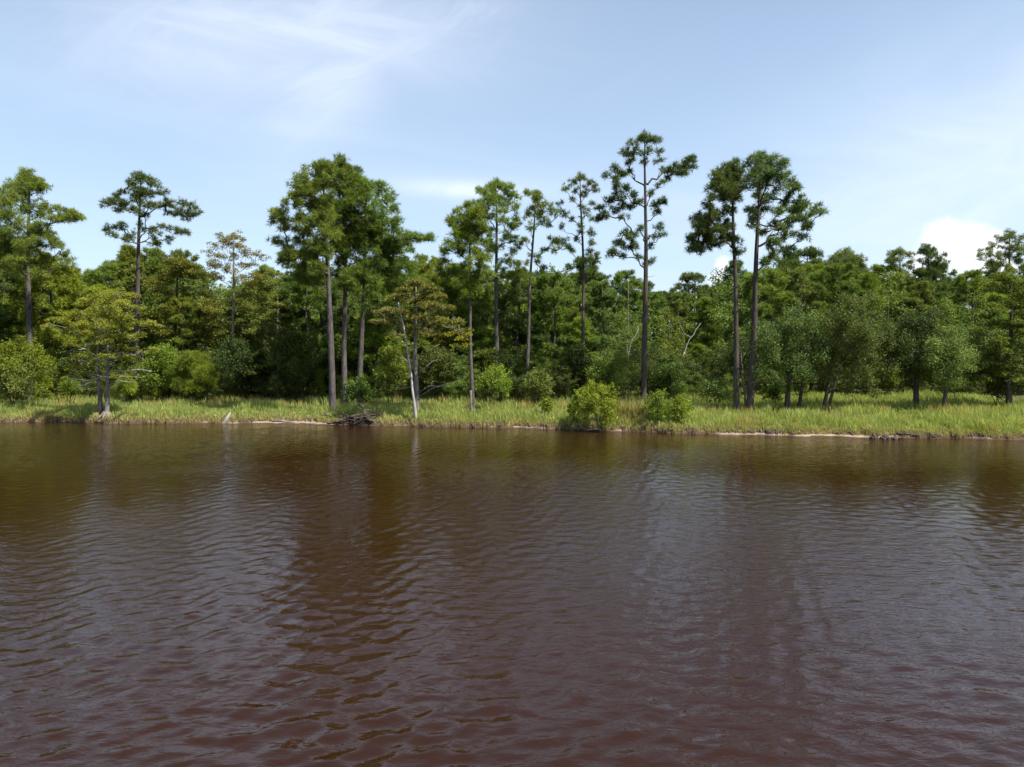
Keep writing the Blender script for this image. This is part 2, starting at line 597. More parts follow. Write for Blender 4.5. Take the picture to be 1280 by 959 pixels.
def plant(name, label, cat, loc, rng, sp, r0, clusters, kind, leafm, barkm, zmin, group=None, dens=1.0, **kw):
    root = thing(name, label, cat, loc, group)
    wk = {k: kw.pop(k) for k in ('split', 'slope', 'limb', 'flare', 'twigs', 'stubs', 'rt') if k in kw}
    tr, br = build_wood(rng, sp, r0, clusters, zmin, **wk)
    obj('trunk', tr.mesh('trunk', M[barkm]), root)
    if isinstance(br, dict):
        for k, b in br.items():
            nm_ = 'dead_stub' if isinstance(k, tuple) else 'limb'
            obj(nm_, b.mesh(nm_, M[barkm]), root)
    elif br.V:
        obj('branches', br.mesh('branches', M[barkm]), root)
    fn = {'pine': pine_tufts, 'leaf': leaves, 'spray': sprays}[kind]
    V, fc, ti = fn(rng, clusters, dens, **kw)
    obj('crown', mesh('crown', V, fc, M[leafm], ti), root)
    return root


def copy_tree(src, loc, scale, rz, label, group):
    r = src.copy()
    link(r)
    r.location = [float(q) for q in loc]
    r.rotation_euler = (0, 0, rz)
    r.scale = scale if isinstance(scale, tuple) else (scale,) * 3
    r['label'] = label
    r['group'] = group
    for ch in src.children:
        c = ch.copy()
        sc.collection.objects.link(c)
        c.parent = r
    return r


def hero(name, label, cat, base, top, cl, r0, kind='pine', leafm='pine', barkm='bark', d=None, fill=0.0, seed=0,
         flat=0.85, rs=1.0, wob=0.12, zmin=3.0, deep=0.8, group=None, dens=1.0, nsp=12, **kw):
    """base/top: photo pixels; d metres out; cl: (px,py,r px) foliage clumps given their own depths round the trunk"""
    rng = np.random.default_rng(seed)
    if d is None:
        P = ground_hit(*base)
        d = P[1]
    else:
        x = at(base[0], base[1], d)[0]
        P = np.array([x, d, float(ground_z(x, d))])
    T = at(top[0], top[1], d) - P
    sp = spine(rng, np.zeros(3), T, nsp, wob)
    mpp = d / F
    pos = [at(px, py, d) - P for px, py, _ in cl]
    R = max(abs(p[0] - on_spine(sp, p[2])[0]) for p in pos) + 0.4
    out = []
    for p, (px, py, r) in zip(pos, cl):
        dx = p[0] - on_spine(sp, p[2])[0]
        yy = math.sqrt(max(R * R - dx * dx, 0)) * deep
        yy = min(yy, 0.55 * R + 0.3 * abs(dx))
        y = rng.uniform(-yy, yy)
        sc_ = 1 + y / d  # keep the clump where it is seen
        out.append((p[0] * 1.0 + (P[0] + p[0]) * (sc_ - 1), y, p[2] + (P[2] + p[2] - CAM_H) * (sc_ - 1), r * mpp * rs * 1.08, flat))
        if rng.uniform() < fill:
            y2 = -y + rng.uniform(-0.6, 0.6)
            s2 = y2 / d
            out.append((p[0] + (P[0] + p[0]) * s2 + rng.uniform(-.4, .4), y2, p[2] + (P[2] + p[2] - CAM_H) * s2 + rng.uniform(-.3, .2), r * mpp * rs * 1.0, flat))
    if kind != 'leaf':
        out.append((sp[-1, 0], sp[-1, 1], sp[-1, 2] + 0.05, 0.5, 0.8))
    if kind == 'pine':  # small in-between clumps that knit neighbours together
        for i in range(len(out)):
            for j in range(i):
                a_, b_ = np.array(out[i]), np.array(out[j])
                if np.linalg.norm(a_[:3] - b_[:3]) < 1.35 * (a_[3] + b_[3]) and rng.uniform() < 0.45:
                    m_ = (a_ + b_) / 2
                    out.append((m_[0] + rng.uniform(-.2, .2), m_[1] + rng.uniform(-.3, .3), m_[2] + rng.uniform(-.15, .15), 0.62 * m_[3], flat))
    return plant(name, label, cat, P, rng, sp, r0, out, kind, leafm, barkm, zmin, group, dens, **kw)


# ------------------------------------------------------------------ setting: ground
def sheet(name, xs_, U, fn, mat, smooth=True, tint=None):
    gx, gu = np.meshgrid(xs_, U)
    V = fn(gx, gu).reshape(-1, 3)
    ny, nx = gx.shape
    i = np.arange(ny - 1)[:, None] * nx
    j = np.arange(nx - 1)[None, :]
    fc = np.stack([i + j, i + j + 1, i + nx + j + 1, i + nx + j], -1).reshape(-1, 4)
    return mesh(name, V, fc, mat, smooth=smooth, tint=tint(V[fc[:, 0], 0]) if tint else None)


def ground_material():
    m_ = bpy.data.materials.new('ground_soil')
    m_.use_nodes = True
    t = NT(m_.node_tree)
    g = t.n('ShaderNodeNewGeometry')
    s_ = t.n('ShaderNodeSeparateXYZ')
    t.put(s_.inputs[0], g.outputs['Position'])
    n1 = t.noise(g.outputs['Position'], 2.2, 5, 0.6)
    n2 = t.noise(g.outputs['Position'], 14.0, 4, 0.6)
    sand = t.mix(n2, (0.20, 0.15, 0.105, 1), (0.38, 0.30, 0.215, 1))
    wet = t.mix(n2, (0.040, 0.025, 0.016, 1), (0.11, 0.072, 0.046, 1))
    soil = t.mix(n1, (0.055, 0.050, 0.020, 1), (0.10, 0.10, 0.032, 1))
    z1 = t.m('ADD', s_.outputs[2], t.m('MULTIPLY_ADD', n1, 0.10, -0.05))
    sa = t.n('ShaderNodeAttribute', attribute_name='tint')
    sm = t.smooth(t.m('ADD', sa.outputs['Fac'], t.m('MULTIPLY_ADD', n1, 0.5, -0.25)), 0.3, 0.6)
    c = t.mix(t.m('MULTIPLY', t.smooth(z1, 0.012, 0.045), sm), wet, sand)
    peat_shade = t.mix(n2, (0.030, 0.020, 0.013, 1), (0.12, 0.080, 0.050, 1))  # peaty bank face, shadow of the undercut edge painted into its dark tone
    c = t.mix(t.smooth(z1, 0.08, 0.13), c, peat_shade)
    c = t.mix(t.smooth(z1, 0.26, 0.36), c, soil)
    p = t.n('ShaderNodeBsdfPrincipled')
    t.put(p.inputs['Base Color'], c)
    p.inputs['Roughness'].default_value = 0.95
    p.inputs['Specular IOR Level'].default_value = 0.15
    b = t.n('ShaderNodeBump')
    b.inputs['Strength'].default_value = 0.7
    b.inputs['Distance'].default_value = 0.05
    t.put(b.inputs['Height'], n2)
    t.put(p.inputs['Normal'], b.outputs[0])
    o = t.n('ShaderNodeOutputMaterial')
    t.t.links.new(p.outputs[0], o.inputs[0])
    return m_


xg = np.concatenate([[-2500, -1200, -500, -250, -140, -100, -80], np.arange(-65, 62.01, 0.3), [80, 100, 140, 250, 500, 1200, 2500]])
ug = np.concatenate([[-300, -60, -30, -12, -6, -3, -1.5, -0.8], np.arange(-0.5, 2.4, 0.11), np.arange(2.5, 10, 0.5), np.arange(10, 40, 2), [50, 70, 100, 200, 500, 1200, 3000]])


def gfn(gx, gu):
    y = shore(gx) + gu
    z = ground_z(gx, y)
    # undercut, crumbling edge
    k = np.exp(-((gu - beach(gx) - 0.12) / 0.25) ** 2)
    z = z + k * 0.05 * np.sin(gx * 13.0) * np.sin(gx * 5.1 + 1)
    return np.stack([gx, y, z], -1)


obj('ground', sheet('ground', xg, ug, gfn, ground_material(), tint=lambda x: np.clip(beach(x) * 1.6, 0, 1)), kind='structure')


# ------------------------------------------------------------------ setting: water
def water_material():
    m_ = bpy.data.materials.new('tea_brown_water')
    m_.use_nodes = True
    t = NT(m_.node_tree)
    g = t.n('ShaderNodeNewGeometry')
    pos = g.outputs['Position']
    mp = t.n('ShaderNodeMapping')
    mp.inputs['Scale'].default_value = (0.65, 1.25, 1.0)
    mp.inputs['Rotation'].default_value = (0, 0, math.radians(9))
    t.put(mp.inputs[0], pos)
    big = t.noise(pos, 0.06, 3, 0.5)
    a = t.noise(mp.outputs[0], 3.6, 3, 0.5, 2.0, 0.7)
    b = t.noise(mp.outputs[0], 6.5, 3, 0.5, 2.0, 0.6)
    c = t.noise(mp.outputs[0], 19.0, 2, 0.5, 2.0, 0.4)
    e = t.noise(mp.outputs[0], 1.5, 2, 0.5, 2.0, 0.5)
    h = t.m('ADD', t.m('MULTIPLY', a, 0.0145), t.m('MULTIPLY', b, 0.0095))
    h = t.m('ADD', h, t.m('MULTIPLY_ADD', e, 0.017, t.m('MULTIPLY', c, 0.0036)))
    bm = t.n('ShaderNodeBump')
    t.put(bm.inputs['Strength'], 1.0)
    t.put(bm.inputs['Distance'], t.smooth(big, 0.38, 0.62, 0.55, 1.5))
    t.put(bm.inputs['Height'], h)
    murk = t.noise(pos, 0.12, 4, 0.6)
    p = t.n('ShaderNodeBsdfPrincipled')
    t.put(p.inputs['Base Color'], t.mix(murk, (0.0165, 0.0056, 0.0012, 1), (0.0235, 0.0080, 0.0017, 1)))
    p.inputs['Roughness'].default_value = 0.045
    p.inputs['IOR'].default_value = 1.39
    t.put(p.inputs['Normal'], bm.outputs[0])
    o = t.n('ShaderNodeOutputMaterial')
    t.t.links.new(p.outputs[0], o.inputs[0])
    return m_


_rng = np.random.default_rng(5)
NW = 110
lam = np.exp(_rng.uniform(math.log(0.10), math.log(0.72), NW))
ang = math.pi / 2 + _rng.normal(0, 0.58, NW) + 0.2
kk = 2 * math.pi / lam
kx, ky = kk * np.cos(ang), kk * np.sin(ang)
ph = _rng.uniform(0, 6.28, NW)
slope = 0.108 * math.sqrt(2.0 / NW) * np.clip(1.25 - 0.28 * np.abs(np.log(lam / 0.25)), 0.4, 1.4)
amp = slope / kk


def xspace():
    xs_, x, = [0.0], 0.0
    while x < 62:
        x += max(0.055, 0.055 + 0.009 * max(0, x - 9))
        xs_.append(x)
    xs_ += [70, 90, 140, 300, 800, 2500]
    a = np.array(xs_)
    return np.concatenate([-a[:0:-1], a])


def yspace():
    yy, y = [], 5.0
    while y < 60:
        yy.append(y)
        y += max(0.045, 0.0070 * y)
    return np.concatenate([[-2500, -500, -100, -30, -8, 0, 3, 4], yy, [62, 70, 90]])


def wfn(gx, gy):
    cx = np.gradient(gx, axis=1)
    cy = np.gradient(gy, axis=0)
    z = np.zeros_like(gx)
    dxs = np.zeros_like(gx)
    dys = np.zeros_like(gx)
    patch_ = 1.0 + 0.35 * np.sin(gx * 0.21 + 0.12 * gy + 1) * np.sin(gy * 0.17 - 0.05 * gx) + 0.25 * np.sin(gx * 0.5 + 2) * np.sin(0.33 * gy + 0.2 * gx)
    for i in range(NW):
        lx = 2 * math.pi / (abs(kx[i]) + 1e-3)
        ly = 2 * math.pi / (abs(ky[i]) + 1e-3)
        att = np.clip((lx / cx - 2.2) / 2, 0, 1) * np.clip((ly / cy - 2.2) / 2, 0, 1)
        th = kx[i] * gx + ky[i] * gy + ph[i]
        A = amp[i] * att * patch_
        z += A * np.cos(th)
        dxs -= 0.8 * A * math.cos(ang[i]) * np.sin(th)
        dys -= 0.8 * A * math.sin(ang[i]) * np.sin(th)
    calm = np.clip((shore(gx) - gy) / 4.0, 0.3, 1.0)
    return np.stack([gx + dxs * calm, gy + dys * calm, z * calm], -1)


obj('water', sheet('water', xspace(), yspace(), wfn, water_material()), kind='structure')

# ------------------------------------------------------------------ setting: grass (uncountable)
def blades(rng, x, y, h, wdt, lean=0.35, tint=None):
    h = h * np.where((np.abs(x - at(447, 520, 50)[0]) < 1.9) & (y - shore(x) < 1.5), 0.35, 1.0)
    z = ground_z(x, y) - 0.03
    n = len(x)
    an = rng.uniform(0, 6.28, n)
    side = np.stack([np.cos(an), np.sin(an), np.zeros(n)], 1) * (wdt * rng.uniform(0.6, 1.3, n))[:, None] * 0.5
    la = rng.uniform(0, 6.28, n)
    ln = rng.uniform(0.05, lean, n) * h
    off = np.stack([np.cos(la) * ln - 0.04 * h, np.sin(la) * ln, h * rng.uniform(0.9, 1.0, n)], 1)
    b = np.stack([x, y, z], 1)
    midp = b + off * np.array([0.35, 0.35, 0.58])
    V = np.stack([b - side * 0.7, midp + side, b + off, midp - side], 1).reshape(-1, 3)
    k = np.arange(n)[:, None] * 4
    return V, k + np.array([[0, 1, 2, 3]]), tint if tint is not None else rng.uniform(0, 1, n)


rng = np.random.default_rng(11)
N = 170000
gx_ = rng.uniform(-48, 42, N)
uu_ = np.concatenate([rng.uniform(0.0, 4.0, int(N * 0.42)), rng.uniform(2.5, 26.0, N - int(N * 0.42))])
rng.shuffle(gx_)
gy_ = shore(gx_) + beach(gx_) + 0.06 + uu_
clump = 0.5 + 0.5 * np.sin(gx_ * 1.3 + np.sin(gy_ * 0.9) * 2) * np.sin(gy_ * 0.8 + np.sin(gx_ * 0.7))
clump2 = 0.5 + 0.5 * np.sin(gx_ * 5.1 + 2 * np.sin(gy_ * 2.3)) * np.sin(gy_ * 3.7 + np.sin(gx_ * 2.9))
hh = (0.34 + 0.26 * clump * rng.uniform(0.4, 1, N) + 0.20 * clump2) * rng.uniform(0.6, 1.15, N)
hh *= np.clip(0.42 + uu_ * 0.55, 0, 1) * (1 + 0.55 * (np.sin(gx_ * 0.83 + 2 * np.sin(gy_ * 0.31)) * np.sin(gy_ * 0.57 + gx_ * 0.21) > 0.45))
keep = rng.uniform(0, 1, N) < np.clip(0.35 + uu_ * 0.9, 0, 1)
ti_ = np.clip(0.40 * clump + 0.30 * clump2 + rng.uniform(-0.25, 0.45, N), 0, 1.2)
V, fc, ti = blades(rng, gx_[keep], gy_[keep], hh[keep], 0.045, 0.4, ti_[keep])
obj('grass', mesh('grass', V, fc, M['grass'], ti), kind='stuff', label='tall green meadow grass along the bank')
# straw-coloured fringe of sedge at the water's edge
N = 42000
gx_ = rng.uniform(-48, 42, N)
uu_ = np.abs(rng.normal(0, 0.5, N)) - 0.06
gy_ = shore(gx_) + beach(gx_) + uu_ - 0.02
m_k = 0.5 + 0.5 * np.sin(gx_ * 2.1 + 0.4) * np.sin(gx_ * 0.63 + 1)
keep = rng.uniform(0, 1, N) < 0.25 + 0.75 * m_k
hh = rng.uniform(0.12, 0.46, N) * (0.6 + 0.7 * m_k * (0.5 + 0.5 * np.sin(gx_ * 6.3)))
V, fc, ti = blades(rng, gx_[keep], gy_[keep], hh[keep], 0.035, 0.7, rng.uniform(0, 0.9, keep.sum()))
obj('sedge', mesh('sedge', V, fc, M['straw'], ti), kind='stuff', label='straw coloured sedge fringing the water')

N = 9000
cx_, cu_ = rng.uniform(-46, 40, 170), rng.uniform(0.3, 14, 170) ** 1.0
pk = rng.integers(0, 170, N)
gx_ = cx_[pk] + rng.normal(0, 0.28, N)
gy_ = shore(gx_) + beach(gx_) + np.abs(cu_[pk] + rng.normal(0, 0.3, N))
V, fc, ti = blades(rng, gx_, gy_, rng.uniform(0.4, 0.95, N), 0.03, 0.35, rng.uniform(0, 1, N))
obj('dry_stalks', mesh('dry_stalks', V, fc, M['straw'], ti), kind='stuff', label='tall dry straw stalks scattered in clumps through the meadow')

# ------------------------------------------------------------------ tall pines one by one
PG = 'tall pines standing above the wood'
hero('pine_tree', 'tall pine at the left edge of the frame with crown partly cut off', 'tree', (38, 500), (36, 214),
     [(35, 226, 17), (18, 236, 18), (52, 232, 14), (6, 252, 20), (30, 255, 16), (54, 256, 9), (-12, 262, 22), (48, 268, 10), (64, 272, 9), (78, 274, 10), (92, 270, 12), (98, 272, 8), (70, 262, 7),
      (20, 280, 20), (0, 292, 22), (44, 290, 14), (62, 296, 11), (30, 306, 18), (8, 318, 20), (-16, 300, 24), (56, 318, 14), (74, 312, 12), (20, 336, 16), (50, 340, 14), (-10, 334, 22), (84, 330, 12)],
     0.26, d=61, seed=1, leafm='pine', zmin=8, group=PG, fill=0.3)
hero('pine_tree', 'dark open-crowned pine standing alone against the sky behind the yellow-green cypress on the left', 'tree', (170, 500), (176, 222),
     [(177, 223, 13), (165, 229, 12), (190, 230, 12), (200, 240, 10), (152, 240, 8), (158, 253, 10), (176, 242, 12), (141, 250, 10), (130, 254, 7), (148, 262, 9), (168, 262, 11), (186, 256, 12), (198, 258, 8),
      (214, 256, 9), (226, 254, 8), (238, 257, 9), (246, 267, 7), (232, 270, 9), (218, 268, 7), (135, 284, 8), (138, 293, 7), (154, 284, 9), (166, 296, 9), (182, 284, 11), (192, 292, 9), (206, 283, 9), (222, 290, 8), (210, 300, 8), (234, 290, 6), (158, 300, 7), (196, 306, 9)],
     0.27, d=64, barkm='bark_dark', seed=2, leafm='pine_dark', zmin=9, group=PG, flat=0.75)
# the group of three shoreline pines
hero('pine_tree', 'shoreline pine with thick straight grey trunk left of two others, base beside the brush pile', 'tree', (416, 519), (404, 206),
     [(406, 210, 16), (391, 214, 14), (377, 222, 12), (372, 234, 12), (367, 244, 9), (386, 236, 16), (400, 228, 16), (416, 222, 14), (352, 264, 12), (343, 266, 8), (342, 276, 7), (360, 274, 12), (375, 272, 13), (392, 256, 18), (404, 248, 16), (356, 288, 11),
      (346, 300, 10), (360, 306, 12), (368, 322, 12), (356, 330, 8), (378, 296, 15), (392, 280, 18), (406, 268, 18), (396, 304, 16), (410, 292, 16), (384, 316, 12), (404, 318, 14), (378, 336, 10), (398, 332, 12), (360, 318, 9), (404, 346, 11), (388, 352, 9), (370, 346, 8), (398, 364, 8)],
     0.24, seed=3, zmin=8.5, group=PG, fill=0.4, dens=1.1)
hero('pine_tree', 'middle pine of the three at the shore, broad rounded top and dark paired trunk', 'tree', (431, 510), (428, 203),
     [(426, 205, 14), (440, 214, 14), (414, 212, 13), (430, 222, 17), (448, 226, 16), (420, 236, 18), (440, 244, 20), (456, 240, 14), (426, 258, 20), (446, 266, 20), (412, 262, 15), (432, 282, 18), (450, 290, 17), (416, 286, 15), (434, 304, 17),
      (452, 312, 15), (420, 314, 14), (440, 328, 15), (426, 338, 12), (450, 340, 14), (436, 352, 11), (424, 356, 9), (446, 364, 10), (456, 352, 10)],
     0.22, d=56, seed=4, zmin=8.5, group=PG, fill=0.4, dens=1.1)
hero('pine_tree', 'rightmost pine of the three at the shore, crown sloping down to the right', 'tree', (449, 505), (458, 228),
     [(457, 230, 14), (470, 238, 14), (484, 248, 13), (492, 262, 13), (464, 254, 17), (478, 266, 17), (498, 276, 10), (460, 278, 17), (476, 288, 18), (492, 292, 14), (506, 298, 12), (520, 296, 10), (532, 299, 9), (541, 297, 6), (462, 304, 17), (480, 312, 16),
      (497, 314, 14), (513, 310, 9), (466, 328, 16), (484, 336, 15), (500, 334, 12), (516, 334, 12), (470, 350, 15), (490, 356, 14), (508, 352, 12), (524, 350, 12), (476, 374, 13), (494, 378, 12), (462, 366, 11), (458, 384, 10), (480, 392, 11), (504, 390, 10)],
     0.21, d=58, seed=5, zmin=6.5, group=PG, fill=0.35, leafm='pine', dens=1.1)
hero('pine_tree', 'slim shoreline pine with thin bare grey trunk rising straight from the grass', 'tree', (591, 517), (586, 256),
     [(584, 262, 10), (574, 266, 10), (594, 262, 9), (564, 276, 9), (580, 280, 13), (596, 280, 12), (606, 290, 9), (568, 292, 11), (586, 298, 14), (602, 302, 10), (560, 306, 10), (574, 316, 12), (592, 318, 13), (608, 322, 9), (556, 326, 9), (566, 338, 10),
      (584, 336, 12), (600, 340, 11), (552, 342, 8), (574, 354, 10), (592, 354, 10), (610, 346, 9), (584, 366, 8), (600, 366, 8)],
     0.13, seed=6, zmin=8, group=PG, fill=0.45, leafm='pine_bright', limb=0.8)
hero('pine_tree', 'pine with rounded airy crown just right of the slim shoreline pine', 'tree', (622, 500), (620, 230),
     [(620, 232, 13), (606, 240, 11), (634, 238, 12), (644, 246, 9), (602, 254, 9), (616, 254, 11), (630, 256, 12), (644, 262, 9), (600, 270, 8), (612, 272, 10), (628, 276, 10), (642, 280, 9), (616, 290, 10), (634, 294, 9), (646, 300, 7), (624, 306, 10), (640, 314, 8), (612, 312, 10), (628, 326, 10), (644, 330, 8), (616, 338, 10), (634, 346, 10)],
     0.22, d=63, seed=7, zmin=8, group=PG, fill=0.3)
hero('pine_tree', 'leaning thin-trunked pine with tufted crown left of the sparse one', 'tree', (656, 500), (670, 242),
     [(672, 246, 11), (661, 243, 7), (680, 256, 10), (690, 264, 9), (698, 268, 7), (668, 262, 9), (658, 270, 7), (676, 276, 9), (664, 284, 8), (686, 280, 7), (692, 300, 8), (704, 303, 9), (712, 308, 6), (694, 312, 7), (680, 312, 6), (656, 300, 7), (648, 308, 6), (668, 322, 8), (652, 330, 9), (676, 336, 8), (660, 346, 9), (646, 344, 8)],
     0.17, d=62, seed=8, zmin=9, group=PG)
hero('pine_tree', 'sparse grey-green pine with thin see-through crown left of the tallest pine', 'tree', (731, 500), (725, 222),
     [(726, 222, 7), (715, 228, 6), (737, 228, 6), (707, 236, 7), (720, 238, 6), (744, 238, 7), (731, 244, 7), (715, 250, 5), (740, 254, 5), (726, 258, 6), (706, 268, 6), (732, 268, 8), (744, 274, 6), (716, 274, 5), (726, 284, 6), (738, 290, 8), (722, 298, 6), (740, 304, 7), (714, 312, 6), (736, 316, 7), (746, 318, 5), (728, 328, 7), (740, 332, 6), (700, 256, 5), (702, 284, 5)],
     0.15, d=61, barkm='bark_dark', seed=9, zmin=8, leafm='pine_dark', group=PG, dens=0.75, limb=0.8, rs=1.0)
hero('pine_tree', 'tallest pine of all, long bare trunk and ragged open crown reaching right', 'tree', (805, 503), (806, 172),
     [(812, 174, 7), (800, 175, 7), (822, 178, 7), (790, 180, 8), (784, 190, 8), (797, 190, 8), (810, 188, 7), (824, 190, 6), (806, 202, 7), (824, 202, 6), (788, 200, 6), (768, 212, 8), (760, 218, 7), (776, 218, 8), (770, 228, 8), (786, 214, 5),
      (782, 236, 10), (770, 242, 9), (792, 244, 8), (760, 252, 9), (748, 260, 8), (756, 268, 9), (768, 264, 9), (778, 258, 9), (750, 274, 7), (790, 258, 7), (780, 272, 7), (800, 252, 6), (818, 256, 9), (828, 252, 8), (822, 266, 7), (812, 242, 6),
      (826, 230, 7), (834, 222, 6), (840, 212, 7), (850, 208, 8), (858, 202, 8), (865, 198, 7), (864, 210, 7), (856, 216, 6), (848, 218, 5), (830, 212, 5), (780, 292, 8), (790, 296, 8), (772, 302, 7), (768, 312, 8), (780, 308, 8), (792, 308, 7), (764, 318, 7), (776, 320, 6),
      (800, 286, 7), (824, 284, 8), (818, 296, 7), (828, 294, 5), (814, 308, 5), (798, 322, 6), (813, 326, 7), (806, 330, 5)],
     0.24, d=57, barkm='bark_dark', seed=10, zmin=10, leafm='pine_dark', group=PG, flat=0.65, dens=1.05)
hero('pine_tree', 'left pine of the close pair at the bank, crown reaching out to the left', 'tree', (921, 516), (916, 206),
     [(917, 207, 9), (904, 212, 10), (893, 222, 9), (912, 220, 11), (926, 214, 11), (888, 234, 8), (902, 232, 10), (917, 232, 11), (930, 230, 10), (892, 246, 8), (906, 250, 10), (922, 248, 10), (884, 256, 7), (886, 270, 9), (876, 276, 8), (898, 266, 9), (914, 264, 9), (874, 288, 9),
      (866, 298, 8), (862, 310, 7), (870, 310, 7), (884, 286, 9), (896, 286, 9), (886, 300, 9), (898, 304, 8), (912, 284, 8), (904, 298, 6), (876, 314, 6), (922, 300, 7), (926, 314, 6)],
     0.20, barkm='bark_dark', seed=11, zmin=9, leafm='pine_dark', group=PG, fill=0.5, rs=1.15, flat=0.68)
hero('pine_tree', 'right pine of the close pair at the bank, crown reaching out to the right', 'tree', (937, 517), (952, 196),
     [(952, 196, 9), (940, 202, 10), (964, 200, 10), (976, 208, 9), (952, 212, 12), (968, 218, 11), (984, 220, 8), (940, 222, 11), (958, 230, 11), (976, 234, 10), (990, 236, 8), (946, 244, 10), (964, 246, 10), (980, 250, 9), (938, 262, 9), (954, 262, 9), (972, 264, 8), (986, 262, 8),
      (998, 258, 8), (1008, 254, 8), (1018, 260, 8), (1027, 266, 7), (1012, 270, 7), (998, 274, 8), (984, 280, 8), (968, 282, 8), (1008, 284, 7), (1004, 296, 8), (992, 292, 7), (978, 298, 8), (964, 300, 7), (950, 290, 6), (984, 312, 8), (968, 316, 7), (976, 328, 8), (958, 328, 7), (990, 326, 7), (942, 280, 6)],
     0.25, barkm='bark_dark', seed=12, zmin=9, leafm='pine_dark', group=PG, fill=0.5, rs=1.15, flat=0.68)
# round-topped pines far back on the right
G2 = 'round-topped pines far back on the right'
hero('pine_tree', 'broad rounded pine top behind the two oaks in the meadow', 'tree', (1060, 500), (1056, 316),
     [(1056, 320, 14), (1042, 324, 12), (1070, 326, 12), (1034, 334, 10), (1052, 336, 14), (1068, 340, 12), (1082, 340, 10), (1040, 350, 12), (1060, 354, 14), (1078, 358, 12), (1030, 364, 12), (1050, 372, 14), (1072, 376, 12)],
     0.24, d=82, seed=13, zmin=7, leafm='pine_dark', group=G2, fill=0.6)
hero('pine_tree', 'small round pine top on the skyline, left of the twin one by the white cloud', 'tree', (1126, 500), (1125, 314),
     [(1125, 315, 8), (1115, 319, 8), (1135, 320, 8), (1108, 327, 6), (1122, 326, 8), (1134, 331, 7), (1118, 336, 7), (1140, 334, 5), (1128, 344, 8), (1114, 348, 8), (1138, 350, 8), (1124, 358, 8)],
     0.2, d=86, seed=14, zmin=7, leafm='pine_dark', group=G2)
hero('pine_tree', 'second round pine top on the skyline, nearest the white cloud on its left', 'tree', (1164, 500), (1160, 309),
     [(1158, 310, 8), (1150, 316, 7), (1168, 315, 8), (1177, 321, 7), (1163, 322, 8), (1151, 326, 6), (1183, 330, 6), (1172, 331, 8), (1158, 333, 7), (1150, 340, 7), (1166, 342, 8), (1180, 340, 7), (1160, 354, 9), (1176, 354, 8)],
     0.2, d=86, seed=15, zmin=7, leafm='pine_dark', group=G2)
hero('pine_tree', 'flat-topped pine on the skyline right of the white cloud at the right edge', 'tree', (1262, 500), (1262, 294),
     [(1262, 294, 9), (1250, 298, 8), (1274, 299, 9), (1242, 306, 7), (1258, 307, 9), (1270, 310, 9), (1232, 316, 8), (1226, 322, 6), (1246, 318, 8), (1260, 321, 9), (1280, 314, 9), (1290, 320, 9), (1240, 328, 6), (1254, 332, 8), (1272, 328, 9), (1284, 334, 9), (1262, 342, 9), (1292, 304, 9), (1248, 346, 9)],
     0.25, d=84, seed=16, zmin=7, leafm='pine_dark', group=G2)

# ------------------------------------------------------------------ cypresses
def rows(*a):
    return [tuple(q) for q in a]


cy = hero('cypress_tree', 'yellow-green cypress with twin grey trunks standing at the water on the left', 'tree', (133, 522), (138, 376),
          rows((145, 364, 15), (126, 368, 13), (162, 368, 10), (112, 376, 14), (134, 378, 16), (154, 380, 14), (98, 380, 10), (170, 384, 9), (92, 392, 12), (114, 390, 16), (138, 392, 16), (160, 396, 12), (104, 404, 16), (82, 402, 12), (68, 400, 9), (62, 406, 6), (128, 406, 16),
               (152, 406, 14), (174, 404, 12), (190, 404, 9), (200, 408, 6), (88, 412, 10), (112, 416, 13), (138, 420, 15), (160, 420, 12), (178, 418, 8), (118, 430, 10), (146, 434, 11), (166, 436, 9), (128, 428, 12), (180, 440, 6), (104, 444, 11), (152, 446, 12), (132, 444, 11), (88, 432, 10), (116, 456, 9), (158, 460, 9), (176, 450, 9), (144, 470, 7), (106, 468, 8), (90, 456, 7), (168, 470, 6), (192, 436, 7), (72, 420, 7)),
          0.13, kind='spray', leafm='cypress', barkm='bark_grey', seed=20, flat=0.3, zmin=3.2, slope=0.15, deep=0.75, flare=1.3, stubs=2, dens=1.25, limb=0.55, fill=0.6, rs=1.1, size=0.13)
P0 = np.array(cy.location)
rng = np.random.default_rng(21)


def px_path(pts, d, origin, jit=0.0):
    return np.array([at(a, b, d + c) - origin for (a, b, c) in pts])


